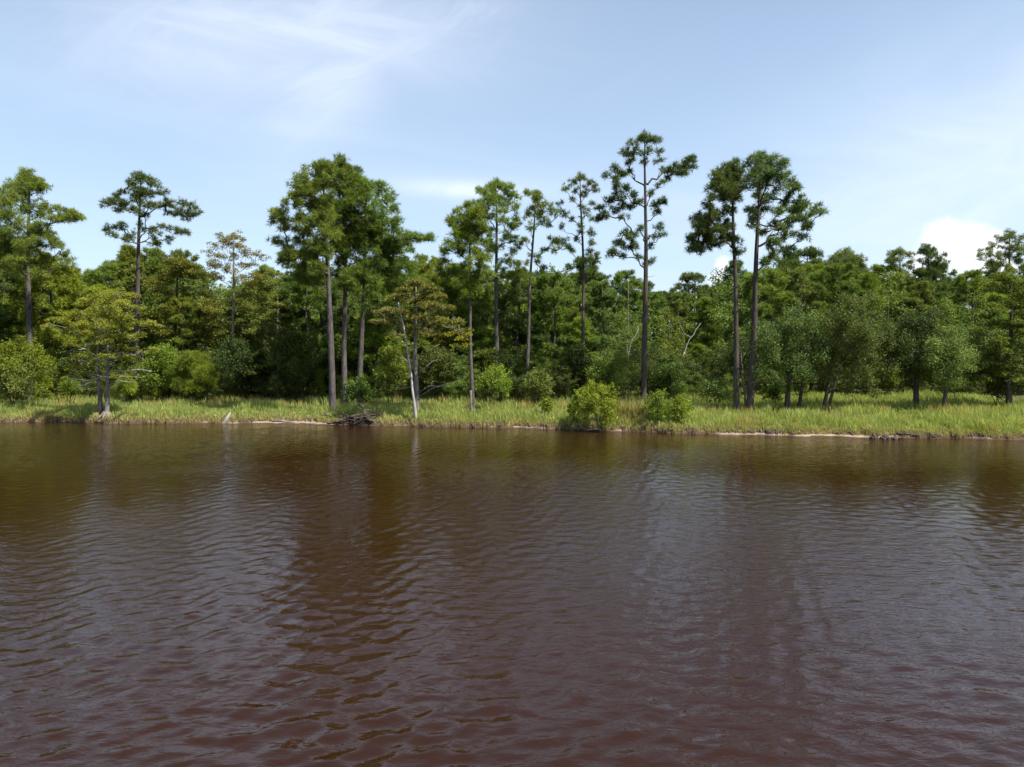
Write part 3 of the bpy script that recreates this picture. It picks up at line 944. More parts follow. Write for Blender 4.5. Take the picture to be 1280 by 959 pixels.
tb = Tubes()
tb.add(px_path([(126, 524, 0.3), (125, 500, 0.3), (123, 470, 0.2), (122, 440, 0.2), (126, 415, 0.3), (125, 398, 0.3)], P0[1], P0), [0.22, 0.14, 0.11, 0.08, 0.05, 0.025], 8, 0.08, rng)
obj('trunk', tb.mesh('trunk', M['bark_grey']), cy)
for pts in ([(131, 470, 0), (112, 476, -.4), (92, 474, -.6)], [(122, 474, 0), (104, 482, .3), (90, 480, .5)], [(133, 476, 0), (150, 464, -.4), (176, 462, -.5), (190, 464, -.5)],
            [(132, 484, 0), (148, 476, -.3), (164, 478, -.6)], [(124, 462, 0), (110, 452, .5), (98, 450, .8)], [(133, 462, 0), (146, 450, .4), (160, 448, .8)],
            [(134, 490, 0), (146, 482, .3), (158, 470, .4), (172, 472, .5)], [(123, 488, 0), (112, 486, -.5), (100, 488, -.9)], [(134, 452, 0), (150, 440, -.6), (170, 444, -1)], [(122, 446, 0), (106, 436, -.5), (94, 438, -.9)]):
    tb = Tubes()
    p = px_path(pts, P0[1], P0)
    tb.add(p, np.linspace(0.045, 0.012, len(p)), 5, 0.1, rng)
    for _ in range(4):
        k = rng.integers(1, len(p))
        e = p[k] + np.array([rng.uniform(-.6, .6), rng.uniform(-.3, .3), rng.uniform(-.1, .45)])
        tb.add(curve(p[k], e, 0.02, 3, 0.03, rng), [0.016, 0.011, 0.006], 4)
    obj('dead_branch', tb.mesh('dead_branch', M['dead']), cy)
for k in range(9):  # buttress roots spreading at the waterline
    a = k / 9 * 6.28 + rng.uniform(-.3, .3)
    tb = Tubes()
    l_ = rng.uniform(0.55, 1.0)
    tb.add([[-.05, .1, .55], [math.cos(a) * .22, math.sin(a) * .2, .25], [math.cos(a) * l_ * .6, math.sin(a) * l_ * .5, .03], [math.cos(a) * l_, math.sin(a) * l_ * .8, -.3]], [0.10, 0.09, 0.06, 0.035], 6, 0.1, rng)
    obj('root', tb.mesh('root', M['bark_grey']), cy)

cy2 = hero('cypress_tree', 'brownish cypress behind the leaning bleached trunk, grey stem and rusty-yellow foliage', 'tree', (521, 522), (520, 352),
           rows((520, 354, 14), (505, 362, 14), (536, 360, 14), (550, 370, 13), (492, 374, 14), (518, 374, 18), (538, 382, 17), (560, 384, 12), (482, 388, 13), (504, 390, 16), (526, 396, 16), (550, 400, 15), (572, 402, 12), (490, 404, 12), (512, 410, 15), (536, 414, 15),
                (478, 404, 9), (580, 412, 10), (494, 420, 10)),
           0.17, kind='spray', leafm='rust', barkm='bark_grey', seed=22, flat=0.2, zmin=3.0, slope=0.35, deep=0.8, flare=0.6, stubs=6, fill=0.8, dens=1.5, rs=1.15, limb=0.6)
P0 = np.array(cy2.location)
V, fc, ti = sprays(rng, [tuple(list(at(a, b, P0[1] - 1.4 + c) - P0) + [r * P0[1] / F, 0.2]) for a, b, c, r in ((560, 418, 0, 15), (576, 422, .3, 14), (584, 430, 0, 8), (548, 426, .4, 11), (568, 432, 0, 9), (586, 418, .2, 8))], 1.3)
obj('crown', mesh('crown', V, fc, M['cypress'], ti), cy2, label='yellow-green lower spray of foliage')
for pts in ([(521, 498, 0), (540, 486, -.5), (562, 478, -.8)], [(521, 492, 0), (538, 482, -.3), (556, 484, -.4), (572, 476, -.8)], [(520, 482, 0), (504, 486, .3), (488, 484, .5)], [(521, 470, 0), (540, 452, .4), (560, 446, .6)], [(521, 460, 0), (534, 440, 0), (550, 430, 0)], [(521, 462, 0), (508, 448, 0), (500, 440, 0.3)]):
    tb = Tubes()
    p = px_path(pts, P0[1], P0)
    tb.add(p, np.linspace(0.045, 0.012, len(p)), 5, 0.1, rng)
    obj('dead_branch', tb.mesh('dead_branch', M['bark_grey']), cy2)

hero('cypress_tree', 'thin see-through brownish cypress top showing against the sky left of the big pine group', 'tree', (291, 505), (292, 296),
     rows((292, 294, 9), (280, 297, 9), (303, 298, 7), (270, 306, 9), (286, 306, 10), (300, 308, 8), (262, 316, 8), (276, 318, 10), (292, 320, 8), (310, 316, 8), (320, 318, 8), (332, 322, 7), (268, 330, 10), (284, 334, 9), (302, 332, 8), (318, 330, 7), (270, 344, 9), (296, 346, 10), (322, 344, 9), (310, 356, 9)),
     0.15, kind='spray', leafm='rust', barkm='bark_grey', d=64, seed=23, flat=0.6, zmin=7, slope=0.6, dens=1.0, limb=0.6, rs=1.3, fill=0.6, size=0.12)
for i, (nm, bx, tx, ty, d_, mt, spec) in enumerate((
        ('large olive-green cypress behind the yellow-green one, left of centre-left', 215, 222, 318, 66, 'olive', (205, 175)),
        ('olive cypress with drooping layers left of the big pine group', 330, 335, 340, 66, 'olive', (180, 180)),
        ('tall shaded cypress filling the right edge of the frame by the meadow', 1262, 1262, 338, 54, 'broad', (240, 240)),)):
    rg = np.random.default_rng(30 + i)
    cl = []
    n = 62 if i < 2 else 70
    for k in range(n):
        t = (k + 0.5) / n
        yy = ty + 4 + t * (480 - ty - 4)
        half = (12 + 62 * (t ** 0.7)) if i != 2 else (16 + 44 * t ** 0.6)
        cl.append((tx + rg.uniform(-1, 1) * half, yy + rg.uniform(-4, 4), rg.uniform(9, 16)))
    hero('cypress_tree', nm, 'tree', (bx, 505), (tx, ty), cl, 0.2, kind='spray', leafm=mt, barkm='bark_dark', d=d_, seed=40 + i, flat=0.3, zmin=2.0, slope=0.2, dens=1.0, limb=0.5, twigs=0, rs=1.25, fill=0.4, split=False)

# ------------------------------------------------------------------ oaks in the meadow
def crown_px(seed, cx, cyy, rx, ry, n, r0, r1, under=0.0):
    rg = np.random.default_rng(seed)
    out = []
    for k in range(n):
        a, q = rg.uniform(0, 6.28), rg.uniform(0, 1) ** 0.5
        x, y = math.cos(a) * q, math.sin(a) * q
        wv = 1 + 0.13 * math.sin(3 * a + seed) + 0.10 * math.sin(5 * a + 2 * seed)
        out.append((cx + x * rx * wv, cyy + y * ry * wv * (1 if y < 0 else 1 - under), rg.uniform(r0, r1) * (1.15 if q < 0.6 else 0.8)))
    return out


OG = 'grey-green oaks standing in the meadow'
for i, (lb, bx, by, tx, ty, cx, cyy, rx, ry, n, mt, r0) in enumerate((
        ('grey-green oak nearest the pair of pines, dark short trunk in the meadow', 985, 515, 985, 372, 984, 434, 48, 62, 82, 'oak', 0.20),
        ('broad grey-green oak on slim forked trunks, second from the pair of pines', 1029, 514, 1046, 365, 1062, 432, 54, 66, 96, 'oak', 0.12),
        ('dark round oak with single dark trunk in the shade right of the broad oaks', 1146, 512, 1146, 385, 1146, 436, 40, 50, 62, 'dark', 0.20),
        ('grey-green oak on a thin trunk, rightmost before the shaded edge trees', 1181, 515, 1182, 396, 1184, 444, 30, 44, 46, 'oak', 0.13))):
    o = hero('oak_tree', lb, 'tree', (bx, by), (tx, cyy - 12), crown_px(60 + i, cx, cyy, rx, ry, n, 10, 17, 0.1), r0, kind='leaf', leafm=mt, barkm='bark_dark', seed=50 + i, flat=0.85,
             zmin=1.3, slope=0.7, deep=0.95, group=OG, size=0.125, dens=1.5, rs=1.15, split=False, twigs=0, stubs=0, flare=0.3, limb=0.8)
    if i == 1:
        P0 = np.array(o.location)
        tb = Tubes()
        tb.add(px_path([(1034, 518, 0), (1038, 500, 0), (1044, 480, .2), (1056, 440, .3)], P0[1], P0), [0.14, 0.11, 0.09, 0.05], 7, 0.05, rng)
        obj('trunk', tb.mesh('trunk', M['bark_dark']), o)
    if i == 0:
        P0 = np.array(o.location)
        tb = Tubes()
        tb.add(px_path([(997, 514, .6), (1000, 502, .6), (1003, 480, .5), (1008, 440, .4)], P0[1], P0), [0.17, 0.13, 0.11, 0.05], 7, 0.05, rng)
        obj('trunk', tb.mesh('trunk', M['bark_dark']), o)


# ------------------------------------------------------------------ shrubs and young trees
def shrub(label, bx, by, hw, ty, mt, seed, d=None, kind='leaf', n=None, size=0.15, dens=1.35, name='shrub', cat='shrub', stems=5, group=None, low=0.25, stem_r=0.03, barkm='bark_dark', cx=None, flat=0.9, spread=1.0):
    rg = np.random.default_rng(seed)
    P = ground_hit(bx, by) if d is None else np.array([at(bx, by, d)[0], d, float(ground_z(at(bx, by, d)[0], d))])
    d = P[1]
    T = at(bx, ty, d) - P
    h = T[2]
    Wd = hw * d / F
    off = 0 if cx is None else (cx - bx) * d / F
    rc = 0.30 * min(Wd, h * 0.6) + 0.12
    n = n or int(12 + 3.4 * Wd * h / (rc * rc) ** 0.9 * 0.55)
    n = min(n, 60)
    cl = []
    for k in range(n):
        q = ball(rg, 1, 0.42)[0]
        z = (low + (1 - low) * (q[2] * 0.5 + 0.5)) * h
        wf = math.sqrt(max(0.12, 1 - ((z / h - 0.45) / 0.62) ** 2))
        cl.append((off + q[0] * (Wd - rc * 0.6) * wf, q[1] * (Wd * 0.8) * wf, min(z, h - rc * 0.7), rc * rg.uniform(0.75, 1.15), flat))
    for k in range(int(n * 0.35)):  # ragged sprigs standing out of the outline
        a_ = rg.uniform(0, 6.28)
        q_ = rg.uniform(0.2, 1.0)
        cl.append((off + math.cos(a_) * q_ * Wd, math.sin(a_) * q_ * Wd * 0.8, h * (0.98 - 0.45 * q_ * q_) + rg.uniform(-.1, .18), rc * rg.uniform(0.3, 0.5), 1.3))
    root = thing(name, label, cat, P, group)
    tb = Tubes()
    for k in range(stems):
        c = cl[rg.integers(0, len(cl))]
        b0 = np.array([rg.uniform(-.2, .2) * Wd * spread if stems > 1 else 0, rg.uniform(-.15, .15) * Wd * spread if stems > 1 else 0, -0.1])
        e = np.array(c[:3]) if stems > 1 else np.array([off * .7, 0, h * 0.8])
        tb.add(curve(b0, e, 0, 5, 0.05, rg), np.linspace(stem_r, stem_r * 0.35, 5), 5)
    if stems == 1:
        for c in cl[::2]:
            tb.add(curve(np.array([off * .4, 0, h * rg.uniform(.3, .6)]), np.array(c[:3]), 0.05, 4, 0.03, rg), np.linspace(stem_r * .5, 0.008, 4), 4)
    obj('trunk' if stems == 1 else 'stems', tb.mesh('stems', M[barkm]), root)
    fn = {'pine': pine_tufts, 'leaf': leaves, 'spray': sprays}[kind]
    kw = {'size': size} if kind == 'leaf' else {}
    V, fc, ti = fn(rg, cl, dens, **kw)
    obj('crown' if stems == 1 else 'foliage', mesh('foliage', V, fc, M[mt], ti), root)
    return root


shrub('large bright-green shrub at the left edge of the frame at the foot of the pine', 22, 506, 52, 428, 'bright', 101, d=56, dens=1.5)
shrub('grey-green shrub low on the left edge beside the bright one', 20, 508, 34, 452, 'oak', 102, d=54.5)
shrub('dense dark-green shrub just right of the yellow-green cypress, beyond the grass', 205, 500, 34, 428, 'bright', 103, d=60, dens=1.1)
shrub('bright shrub between the dark shrub and the wood, left of the driftwood', 240, 500, 32, 440, 'pine_bright', 104, d=59.5, kind='pine', dens=1.5)
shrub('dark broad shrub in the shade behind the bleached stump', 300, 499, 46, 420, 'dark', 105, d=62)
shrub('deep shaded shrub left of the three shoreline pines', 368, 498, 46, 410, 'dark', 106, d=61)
shrub('light green shrub tangled round the foot of the three shoreline pines', 448, 505, 24, 470, 'broad', 107, d=55.5)
shrub('mid-green shrub right of the brush pile, left of the leaning bleached trunk', 488, 500, 26, 430, 'broad', 108, d=58)
shrub('thicket in deep shade behind the leaning bleached trunk', 545, 499, 42, 430, 'dark', 109, d=61)
shrub('small yellow-green tree with thin pale trunk right of the slim pine', 614, 515, 32, 458, 'bright', 110, name='young_tree', cat='tree', stems=1, low=0.42, stem_r=0.05, size=0.15, cx=622, barkm='bark_grey', dens=1.15)
shrub('olive shrub with dead twigs at the right of the small yellow-green tree', 672, 510, 24, 462, 'oak', 111, d=56)
shrub('small round bush in the grass left of the big bright bush at the water', 684, 522, 10, 499, 'bright', 112)
shrub('big bright-green bush leaning over the water in the middle of the bank', 747, 534, 36, 478, 'bright', 113, size=0.12, dens=1.7, low=0.05)
shrub('smaller bright bush joined to the left side of the big one at the water', 720, 530, 14, 490, 'bright', 114, size=0.12, dens=1.7, low=0.05)
shrub('bright bush in front of the tallest pine, right of the tall reeds', 822, 530, 22, 486, 'bright', 115, size=0.12, dens=1.7, low=0.05)
shrub('low bright bush at the right of the one in front of the tallest pine', 850, 532, 16, 495, 'bright', 116, size=0.12, dens=1.7, low=0.05)
shrub('rounded mid-green shrub behind the big bright bush, left of the tallest pine', 764, 505, 42, 440, 'broad', 117, d=57.5)
shrub('taller dark shrub behind the big bright bush', 722, 503, 30, 430, 'dark', 118, d=59.5)
shrub('green shrub right behind the trunk of the tallest pine', 838, 505, 32, 450, 'broad', 119, d=58.5)
shrub('brownish twiggy shrub left of the pair of pines at the bank', 893, 515, 27, 474, 'oak', 120, dens=0.6)
shrub('leafy shrub between the pair of pines and the first oak', 966, 508, 20, 478, 'broad', 121, d=56)
shrub('dark shrub behind the pair of pines', 925, 503, 34, 420, 'dark', 122, d=60)
shrub('bright yellow-green bush at the meadow far edge, right of the rightmost oak', 1200, 500, 22, 452, 'bright', 123, d=63)
shrub('dark thicket in the shade at the right end of the meadow', 1250, 512, 40, 440, 'dark', 124, d=55)
shrub('shaded shrub at the back of the meadow between the oaks', 1105, 499, 30, 450, 'broad', 125, d=66)
shrub('low shrub at the back of the meadow behind the forked oak', 1030, 498, 34, 440, 'dark', 126, d=68)
shrub('pale-leaved sapling in the shade left of the three shoreline pines', 345, 506, 10, 470, 'oak', 127, name='sapling', cat='sapling', stems=1, low=0.5, stem_r=0.025, dens=0.6)
SG = 'saplings standing in the grass on the left'
shrub('short bright sapling in the grass left of the twin-trunk cypress', 90, 508, 10, 476, 'pine_bright', 128, kind='pine', name='sapling', cat='sapling', stems=1, low=0.5, stem_r=0.03, group=SG)
shrub('bright sapling in the grass just right of the twin-trunk cypress', 158, 511, 13, 472, 'pine_bright', 129, kind='pine', name='sapling', cat='sapling', stems=1, low=0.5, stem_r=0.03, group=SG)
shrub('very small sapling in front of the dense shrub, second right of the cypress', 196, 506, 8, 486, 'bright', 130, name='sapling', cat='sapling', stems=1, low=0.5, stem_r=0.02, group=SG)
shrub('yellowish sapling in the grass left of the bleached stump', 259, 510, 15, 458, 'pine_bright', 131, kind='pine', name='sapling', cat='sapling', stems=1, low=0.45, stem_r=0.03, group=SG)
shrub('small dark sapling in the grass left of the yellowish one', 228, 507, 11, 470, 'pine', 132, kind='pine', name='sapling', cat='sapling', stems=1, low=0.45, stem_r=0.03, group=SG)

# tall reeds beside the big bush
rng = np.random.default_rng(140)
P = ground_hit(792, 528)
n = 1500
rx_, ry_ = P[0] + rng.normal(0, 1.0, n), P[1] + np.abs(rng.normal(0, 0.8, n)) - 0.4
V, fc, ti = blades(rng, rx_, ry_, rng.uniform(0.8, 1.7, n), 0.04, 0.25)
obj('reeds', mesh('reeds', V, fc, M['straw'], ti), kind='stuff', label='tall straw-green reeds beside the big bush')

# ------------------------------------------------------------------ dead wood and the bank's odds and ends
def wood(name, label, cat, px0, py0, pieces, mt, part='limb', d=None, sides=7, group=None, seed=0, jag=0.1):
    """pieces: list of ([(px,py,dy)...],[radii]); first is the main stem"""
    rg = np.random.default_rng(seed)
    P = ground_hit(px0, py0) if d is None else np.array([at(px0, py0, d)[0], d, max(0.0, float(ground_z(at(px0, py0, d)[0], d)))])
    root = thing(name, label, cat, P, group)
    for k, (pts, rad) in enumerate(pieces):
        tb = Tubes()
        p = px_path(pts, P[1], P)
        q = [p[0]]
        rr = [rad[0]]
        for i in range(1, len(p)):
            for s_ in (0.5, 1.0):
                pt = p[i - 1] * (1 - s_) + p[i] * s_
                if s_ == 0.5:
                    pt = pt + rg.normal(0, 0.03, 3)
                q.append(pt)
                rr.append(rad[i - 1] * (1 - s_) + rad[i] * s_)
        tb.add(np.array(q), rr, sides, jag, rg)
        obj('trunk' if k == 0 else part, tb.mesh(part, M[mt]), root)
    return root


wood('dead_tree', 'bleached white dead trunk leaning left at the water, broken at the top', 'dead tree', 519, 526,
     [([(520, 530, 0), (518, 505, 0), (514, 470, 0), (509, 435, 0), (504, 405, 0), (498, 378, 0)], [0.13, 0.09, 0.075, 0.06, 0.045, 0.018]),
      ([(509, 430, 0), (500, 426, -.3), (491, 424, -.6)], [.035, .025, .012]), ([(506, 415, 0), (500, 410, .2), (497, 407, .3)], [.03, .02, .01]), ([(502, 396, 0), (508, 394, -.1)], [.02, .008]), ([(512, 455, 0), (504, 447, -.3), (499, 446, -.4)], [.02, .015, .006]), ([(510, 440, 0), (517, 430, .2), (519, 422, .2)], [.02, .014, .006]), ([(500, 388, 0), (495, 384, 0)], [.014, .006])], 'dead', seed=1)
wood('dead_tree', 'thin grey dead tree with twisted twigs beside the pair of pines', 'dead tree', 932, 515,
     [([(932, 520, 0), (931, 490, 0), (928, 460, 0), (926, 440, 0), (922, 424, 0)], [0.10, 0.07, 0.06, 0.04, 0.015]),
      ([(928, 458, 0), (920, 448, -.2), (919, 438, -.3)], [.035, .025, .01]), ([(927, 448, 0), (934, 436, .2), (932, 424, .2)], [.03, .02, .01]), ([(924, 434, 0), (916, 428, 0), (914, 420, 0)], [.025, .02, .008])], 'drift', seed=2)
wood('dead_tree', 'white forked snag reaching out of the wood left of the pair of pines', 'dead tree', 853, 505,
     [([(853, 505, 0), (852, 470, 0), (856, 440, 0), (862, 424, 0), (870, 412, 0), (876, 404, 0)], [0.09, 0.07, 0.055, 0.045, 0.035, 0.015]),
      ([(856, 440, 0), (851, 452, -.5), (846, 462, -.6)], [.04, .03, .015]), ([(864, 422, 0), (856, 418, -.3), (850, 406, -.5)], [.03, .02, .01])], 'dead', d=66, seed=3)
wood('dead_tree', 'short white snag sticking up behind the yellow-green cypress', 'dead tree', 226, 503,
     [([(224, 503, 0), (222, 450, 0), (225, 425, 0), (230, 410, 0), (234, 402, 0)], [0.12, 0.09, 0.07, 0.05, 0.02]),
      ([(228, 416, 0), (234, 420, -.3), (238, 428, -.5)], [.03, .02, .01])], 'dead', d=66, seed=4)
wood('dead_tree', 'curved pale dead stem in the wood just left of the tallest pine', 'dead tree', 785, 505,
     [([(784, 505, 0), (782, 470, 0), (786, 440, 0), (790, 425, 0), (798, 412, 0), (797, 408, 0)], [0.08, 0.06, 0.05, 0.04, 0.035, 0.015])], 'dead', d=66, seed=5)
wood('dead_tree', 'short broken pale stub trunk beside the slim shoreline pine', 'dead tree', 589, 518,
     [([(589, 522, 0), (588.5, 505, 0), (588.5, 488, 0)], [0.13, 0.10, 0.08])], 'bark_grey', seed=6, d=ground_hit(589, 518)[1] - 0.9)
wood('dead_tree', 'tall thin reddish dead trunk rising from the wood left of the tallest pine', 'dead tree', 785, 505,
     [([(783, 505, 0), (784, 440, 0), (785, 400, 0), (786, 350, 0)], [0.09, 0.07, 0.05, 0.015]), ([(785, 400, 0), (777, 396, 0)], [.03, .01]), ([(785, 380, 0), (792, 374, 0)], [.03, .01]), ([(786, 365, 0), (779, 360, 0)], [.03, .01])], 'drift', d=70, seed=7)

wood('tree_stump', 'bleached pointed stump tilting out of the water on the left', 'stump', 283, 531,
     [([(279, 534, 0), (282, 527, 0), (286, 521, 0), (288, 516, 0)], [0.17, 0.16, 0.12, 0.05])], 'dead', seed=8, d=50.6, sides=8)
for i, (x, y, h, lb) in enumerate(((1092, 548, 7, 'dark rotten stump in the shallows, leftmost of three at the right'), (1105, 549, 7, 'dark leaning stump in the shallows, middle of three at the right'),
                                   (1119, 549, 4, 'low broken stump in the shallows, rightmost of three at the right'))):
    d_ = depth_at(y, 0.0)
    wood('tree_stump', lb, 'stump', x, y, [([(x, y + 2, 0), (x + 0.5, y - h * .5, 0), (x + (3 if i == 1 else 0), y - h, 0)], [0.16, 0.13, 0.05]),
                                          ([(x + 1, y, .1), (x + 4, y - h * .4, .1), (x + 6, y, .1)], [0.08, 0.09, 0.04]), ([(x - 1, y, -.1), (x - 4, y - h * .35, -.1), (x - 5, y + 1, -.1)], [0.07, 0.06, 0.03])], 'root', part='root', d=d_, seed=20 + i, group='dark stumps in the shallows at the right', jag=0.3)
wood('driftwood', 'pale driftwood log with upturned end lying on the sand left of the three pines', 'driftwood', 352, 527,
     [([(340, 527, 0), (350, 526, -.1), (362, 527.5, -.2), (372, 529, -.3)], [0.05, 0.08, 0.07, 0.03]), ([(350, 526, 0), (346, 521, .1), (343, 518, .2)], [.05, .04, .02]), ([(356, 526, 0), (352, 522, .1), (350, 519, .2)], [.04, .03, .015])], 'drift', seed=12)
wood('driftwood', 'long thin driftwood pole lying along the sand below the meadow at the right', 'driftwood', 1150, 544,
     [([(1120, 542, .1), (1150, 544.5, 0), (1175, 546, -.05)], [0.05, 0.05, 0.03])], 'root', seed=13)
wood('driftwood', 'small pale driftwood branch on the bank below the first oak', 'driftwood', 995, 541,
     [([(989, 542, 0), (996, 539.5, 0), (1003, 541, -.1)], [0.04, 0.05, 0.02]), ([(996, 539.5, 0), (999, 537, 0)], [.03, .01])], 'drift', seed=14)
wood('driftwood', 'washed-up dark log at the foot of the big bright bush', 'driftwood', 745, 538,
     [([(731, 540, 0), (740, 537, -.1), (752, 538, -.1), (760, 539.5, 0)], [0.05, 0.09, 0.08, 0.04])], 'root', seed=15)

# the dark brush pile and upturned roots under the three pines
P = ground_hit(442, 530)
root = thing('brush_pile', 'dark tangled pile of fallen branches and roots at the foot of the three pines', 'brush pile', P)
rng = np.random.default_rng(160)
for g_, n_, mt in (('fallen_branch', 48, 'root'), ('dead_branch', 12, 'drift')):
    for k in range(n_):
        a = at(rng.uniform(414, 468), rng.uniform(519, 532), P[1] + rng.uniform(-.5, .8)) - P
        l_ = rng.uniform(0.6, 1.8)
        dr = np.array([rng.choice([-1, 1]) * rng.uniform(.5, 1), rng.uniform(-.4, .4), rng.uniform(-.25, .35)]) * l_
        if mt == 'drift':
            a = at(rng.uniform(452, 482), rng.uniform(512, 522), P[1] + rng.uniform(-.3, .5)) - P
            dr = np.array([rng.uniform(-.8, .8), rng.uniform(-.3, .3), rng.uniform(0.0, .6)]) * l_ * .6
        tb = Tubes()
        r_ = rng.uniform(0.03, 0.11) if mt == 'root' else rng.uniform(.015, .035)
        tb.add(curve(a, a + dr, rng.uniform(-.15, .1), 6, 0.05, rng), np.linspace(r_, r_ * 0.3, 6), 6, 0.2, rng)
        obj(g_, tb.mesh(g_, M[mt]), root)
# exposed roots and crumbling turf lumps along the bank
roots = Tubes()
for k in range(420):
    x = rng.uniform(-44, 38)
    if 0.5 + 0.5 * math.sin(x * 1.1 + 1) * math.sin(x * 0.37) < rng.uniform(0, 0.9):
        continue
    s0 = float(shore(x)) + float(beach(x)) + 0.05
    z = float(ground_z(x, s0 + 0.15))
    l_ = rng.uniform(0.12, 0.5)
    an = rng.uniform(-0.7, 0.7)
    roots.add([[x, s0 + .1, z], [x + math.sin(an) * l_ * .5, s0 - .08, z * 0.6], [x + math.sin(an) * l_, s0 - .2, 0.02]], [rng.uniform(.02, .06), .03, .012], 5, 0.2, rng)
obj('bank_roots', roots.mesh('bank_roots', M['root']), kind='stuff', label='small dark roots hanging from the cut bank')

# ------------------------------------------------------------------ the wood behind: a few source trees, then copies
def skyline(px):
    return np.interp(px, [-200, 0, 60, 100, 125, 140, 170, 205, 245, 265, 300, 345, 400, 500, 545, 560, 600, 650, 700, 740, 765, 800, 850, 900, 945, 1000, 1060, 1095, 1130, 1200, 1250, 1280, 1500],
                     [298, 300, 312, 336, 336, 322, 312, 306, 314, 334, 346, 344, 332, 326, 334, 322, 330, 342, 332, 328, 354, 350, 352, 346, 326, 322, 324, 336, 338, 342, 340, 334, 320])


def src_pine(seed, h, mt, prof):
    rg = np.random.default_rng(seed)
    cl = []
    n = 80
    for k in range(n):
        t = rg.uniform(0, 1) ** 0.85
        z = h * (0.16 + 0.82 * t)
        R = h * prof(t)
        a = rg.uniform(0, 6.28)
        q = R * rg.uniform(0.35, 1)
        cl.append((math.cos(a) * q, math.sin(a) * q, z, rg.uniform(0.6, 1.05), 0.75))
    cl.append((0, 0, h - 0.5, 0.7, 0.9))
    sp = spine(rg, np.zeros(3), np.array([rg.uniform(-.4, .4), 0, h]), 10, 0.15)
    return sp, cl, rg


def src_broad(seed, h, wf=0.34):
    rg = np.random.default_rng(seed)
    cl = []
    for k in range(60):
        q = ball(rg, 1, 0.4)[0]
        z = h * (0.50 + 0.46 * q[2])
        R = h * wf * (1 - 0.35 * max(0, -q[2]))
        cl.append((q[0] * R, q[1] * R, z, rg.uniform(0.8, 1.35), 0.8))
    sp = spine(rg, np.zeros(3), np.array([rg.uniform(-.4, .4), 0, h * 0.8]), 9, 0.2)
    return sp, cl, rg


LAB = {
    'p': ('green pine', 'pines crowded in the wood'),
    'q': ('dark pine', 'dark pines deep in the wood'),
    'y': ('young bright-green pine', 'young pines at the front of the wood'),
    'b': ('leafy green broadleaf tree', 'broadleaf trees in the wood'),
    'd': ('dark shaded broadleaf tree', 'dark broadleaf trees in the wood'),
    'o': ('olive-yellow cypress', 'olive cypresses in the wood'),
}
SRC = {}
round_p = lambda t: 0.24 * math.sqrt(max(0.05, 1 - (t - 0.3) ** 2 / 0.55))
cone_p = lambda t: 0.23 * (1.05 - t) + 0.02
used = set()
protos = []
for code, builds in (('p', [(201, 15, 'pine', round_p), (202, 15, 'pine', cone_p), (203, 15, 'pine', round_p)]), ('q', [(204, 15, 'pine_dark', round_p), (205, 15, 'pine_dark', round_p)]),
                     ('y', [(206, 12, 'pine_bright', cone_p), (207, 12, 'pine_bright', cone_p)])):
    for sd_, h, mt, pr in builds:
        sp, cl, rg = src_pine(sd_, h, mt, pr)
        o = plant('pine_tree', LAB[code][0], 'tree', (0, 0, 0), rg, sp, 0.17, cl, 'pine', mt, 'bark', 1.6, LAB[code][1], 0.62, L=0.42, wd_=0.060, K=10, split=False, twigs=0, stubs=3)
        SRC.setdefault(code, []).append((o, h))
for code, mt, nm in (('b', 'broad', 'broadleaf_tree'), ('d', 'dark', 'broadleaf_tree')):
    for sd_ in (211, 212, 213):
        sp, cl, rg = src_broad(sd_ + (10 if code == 'd' else 0), 11.0)
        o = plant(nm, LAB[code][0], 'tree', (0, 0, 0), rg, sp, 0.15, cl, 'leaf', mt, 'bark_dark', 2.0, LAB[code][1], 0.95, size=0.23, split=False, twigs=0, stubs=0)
        SRC.setdefault(code, []).append((o, 11.0))
for sd_ in (231, 232):
    rg = np.random.default_rng(sd_)
    cl = []
    for k in range(60):
        t = (k + .5) / 60
        R = 12 * (0.06 + 0.24 * t ** 0.7)
        a = rg.uniform(0, 6.28)
        q = R * rg.uniform(0.3, 1)
        cl.append((math.cos(a) * q, math.sin(a) * q, 12 * (0.98 - 0.75 * t), rg.uniform(0.8, 1.3), 0.2))
    sp = spine(rg, np.zeros(3), np.array([0.2, 0, 12]), 9, 0.1)
    o = plant('cypress_tree', LAB['o'][0], 'tree', (0, 0, 0), rg, sp, 0.16, cl, 'spray', 'olive', 'bark_grey', 2.0, LAB['o'][1], 0.9, size=0.22, split=False, twigs=0, stubs=2, slope=0.2)
    SRC.setdefault('o', []).append((o, 12.0))

rng = np.random.default_rng(300)
MARKS = ((-300, 'the pine at the left edge'), (90, 'the twin-trunked yellow-green cypress'), (200, 'the dense bright left shrub'), (300, 'the bleached stump'),
         (390, 'the three shoreline pines'), (480, 'the leaning bleached trunk'), (565, 'the slim shoreline pine'), (690, 'the big bright bush at the water'), (785, 'the tallest pine'),
         (850, 'the white forked snag'), (905, 'the pair of pines at the bank'), (965, 'the two broad grey-green oaks'), (1100, 'the dark round oak'), (1170, 'the thin-trunked oak at the right'), (1225, 'the shaded cypress at the right edge'))


def where(px):
    return [m for a, m in MARKS if px >= a][-1]




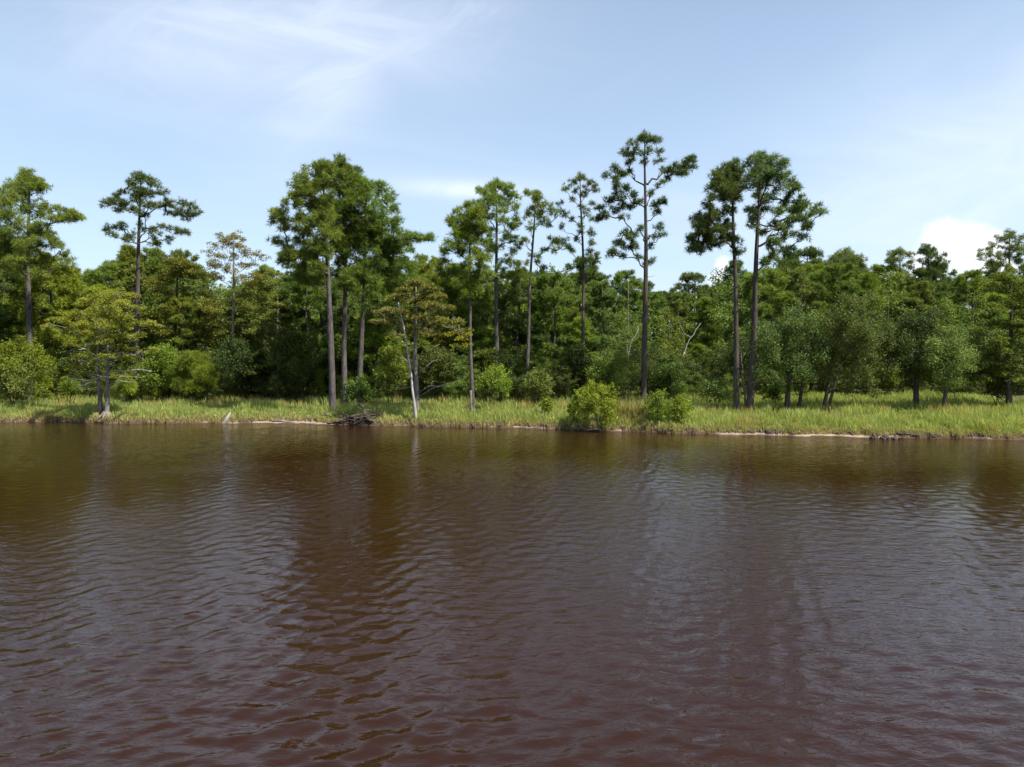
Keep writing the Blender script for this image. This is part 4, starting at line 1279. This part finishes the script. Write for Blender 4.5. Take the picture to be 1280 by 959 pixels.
def put(code, px, d, top_py):
    far = 'far back' if d > 84 else ('halfway back' if d > 73 else 'in the front row')
    lab = LAB[code][0] + ' ' + far + ' behind ' + where(px)
    x = (px - 640) / F * d
    gz = float(ground_z(x, d))
    h = at(px, top_py, d)[2] - gz
    k = int(rng.integers(0, len(SRC[code])))
    o, h0 = SRC[code][k]
    s_ = h / h0
    sxy = s_ * rng.uniform(0.9, 1.15) * (0.5 + 0.5 / max(s_, 0.6))
    rz = rng.uniform(0, 6.28)
    if (code, k) not in used:
        used.add((code, k))
        o.location = (x, d, gz)
        o.scale = (sxy, sxy, s_)
        o.rotation_euler = (0, 0, rz)
        o['label'] = lab
        return o
    return copy_tree(o, (x, d, gz), (sxy, sxy, s_), rz, lab, LAB[code][1])


def pick(px, row):
    r = rng.uniform()
    left = px < 560
    if row == 3:
        return 'p' if r < 0.45 else ('q' if r < 0.85 else 'b')
    if row == 2:
        if 150 < px < 400 or 490 < px < 600:
            return 'o' if r < 0.5 else ('p' if r < 0.8 else 'b')
        return 'p' if r < 0.35 else ('y' if r < 0.55 else ('b' if r < 0.8 else ('o' if r < 0.88 else 'q')))
    if row == 1 and (150 < px < 390 or 480 < px < 600) and r < 0.5:
        return 'o'
    if row == 1:
        return 'b' if r < 0.38 else ('d' if r < 0.62 else ('y' if r < 0.82 else ('o' if r < 0.92 and left else 'p')))
    return 'd' if r < 0.6 else 'b'


for row, d0, d1, step, dt0, dt1, a0, a1 in ((4, 100, 110, 26, 0, 18, -110, 1400), (3, 86, 94, 28, -15, 26, -110, 1400), (2, 74, 82, 34, 4, 38, -110, 1400), (1, 65, 71, 36, 36, 88, -100, 1390)):
    px = a0
    while px < a1:
        p_ = px + rng.uniform(-8, 8)
        dd = rng.uniform(d0, d1)
        if row == 1 and p_ > 945:
            dd += 4
        put(pick(p_, min(row, 3)), p_, dd, skyline(p_) + rng.uniform(dt0, dt1))
        px += step
for c_, q_, d_, t_ in (('p', -20, 66, 296), ('q', 8, 68, 318), ('p', 62, 67, 318), ('y', 88, 66, 334), ('p', 384, 63, 338), ('q', 404, 66, 330), ('y', 470, 63, 352), ('p', 500, 65, 322), ('p', 528, 66, 330),
                       ('o', 348, 62, 372), ('p', 572, 66, 334), ('p', 600, 66, 350), ('q', 646, 67, 338), ('p', 690, 67, 340), ('q', 752, 68, 352), ('p', 960, 70, 338), ('q', 1000, 72, 340)):
    put(c_, q_, d_, t_)
# low shade thicket under the wood, its ragged foot following the back of the meadow
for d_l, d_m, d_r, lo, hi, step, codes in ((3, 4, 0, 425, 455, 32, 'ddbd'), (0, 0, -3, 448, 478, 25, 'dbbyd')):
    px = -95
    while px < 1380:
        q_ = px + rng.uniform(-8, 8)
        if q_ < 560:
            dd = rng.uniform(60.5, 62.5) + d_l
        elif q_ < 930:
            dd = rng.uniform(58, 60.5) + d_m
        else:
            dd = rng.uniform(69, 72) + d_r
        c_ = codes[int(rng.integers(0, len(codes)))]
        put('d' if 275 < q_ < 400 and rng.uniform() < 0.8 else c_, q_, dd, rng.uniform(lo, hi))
        px += step
for code in SRC:  # a source tree that was never planted is taken away again
    for k, (o, h0) in enumerate(SRC[code]):
        if (code, k) not in used:
            for ch in list(o.children):
                bpy.data.objects.remove(ch)
            bpy.data.objects.remove(o)
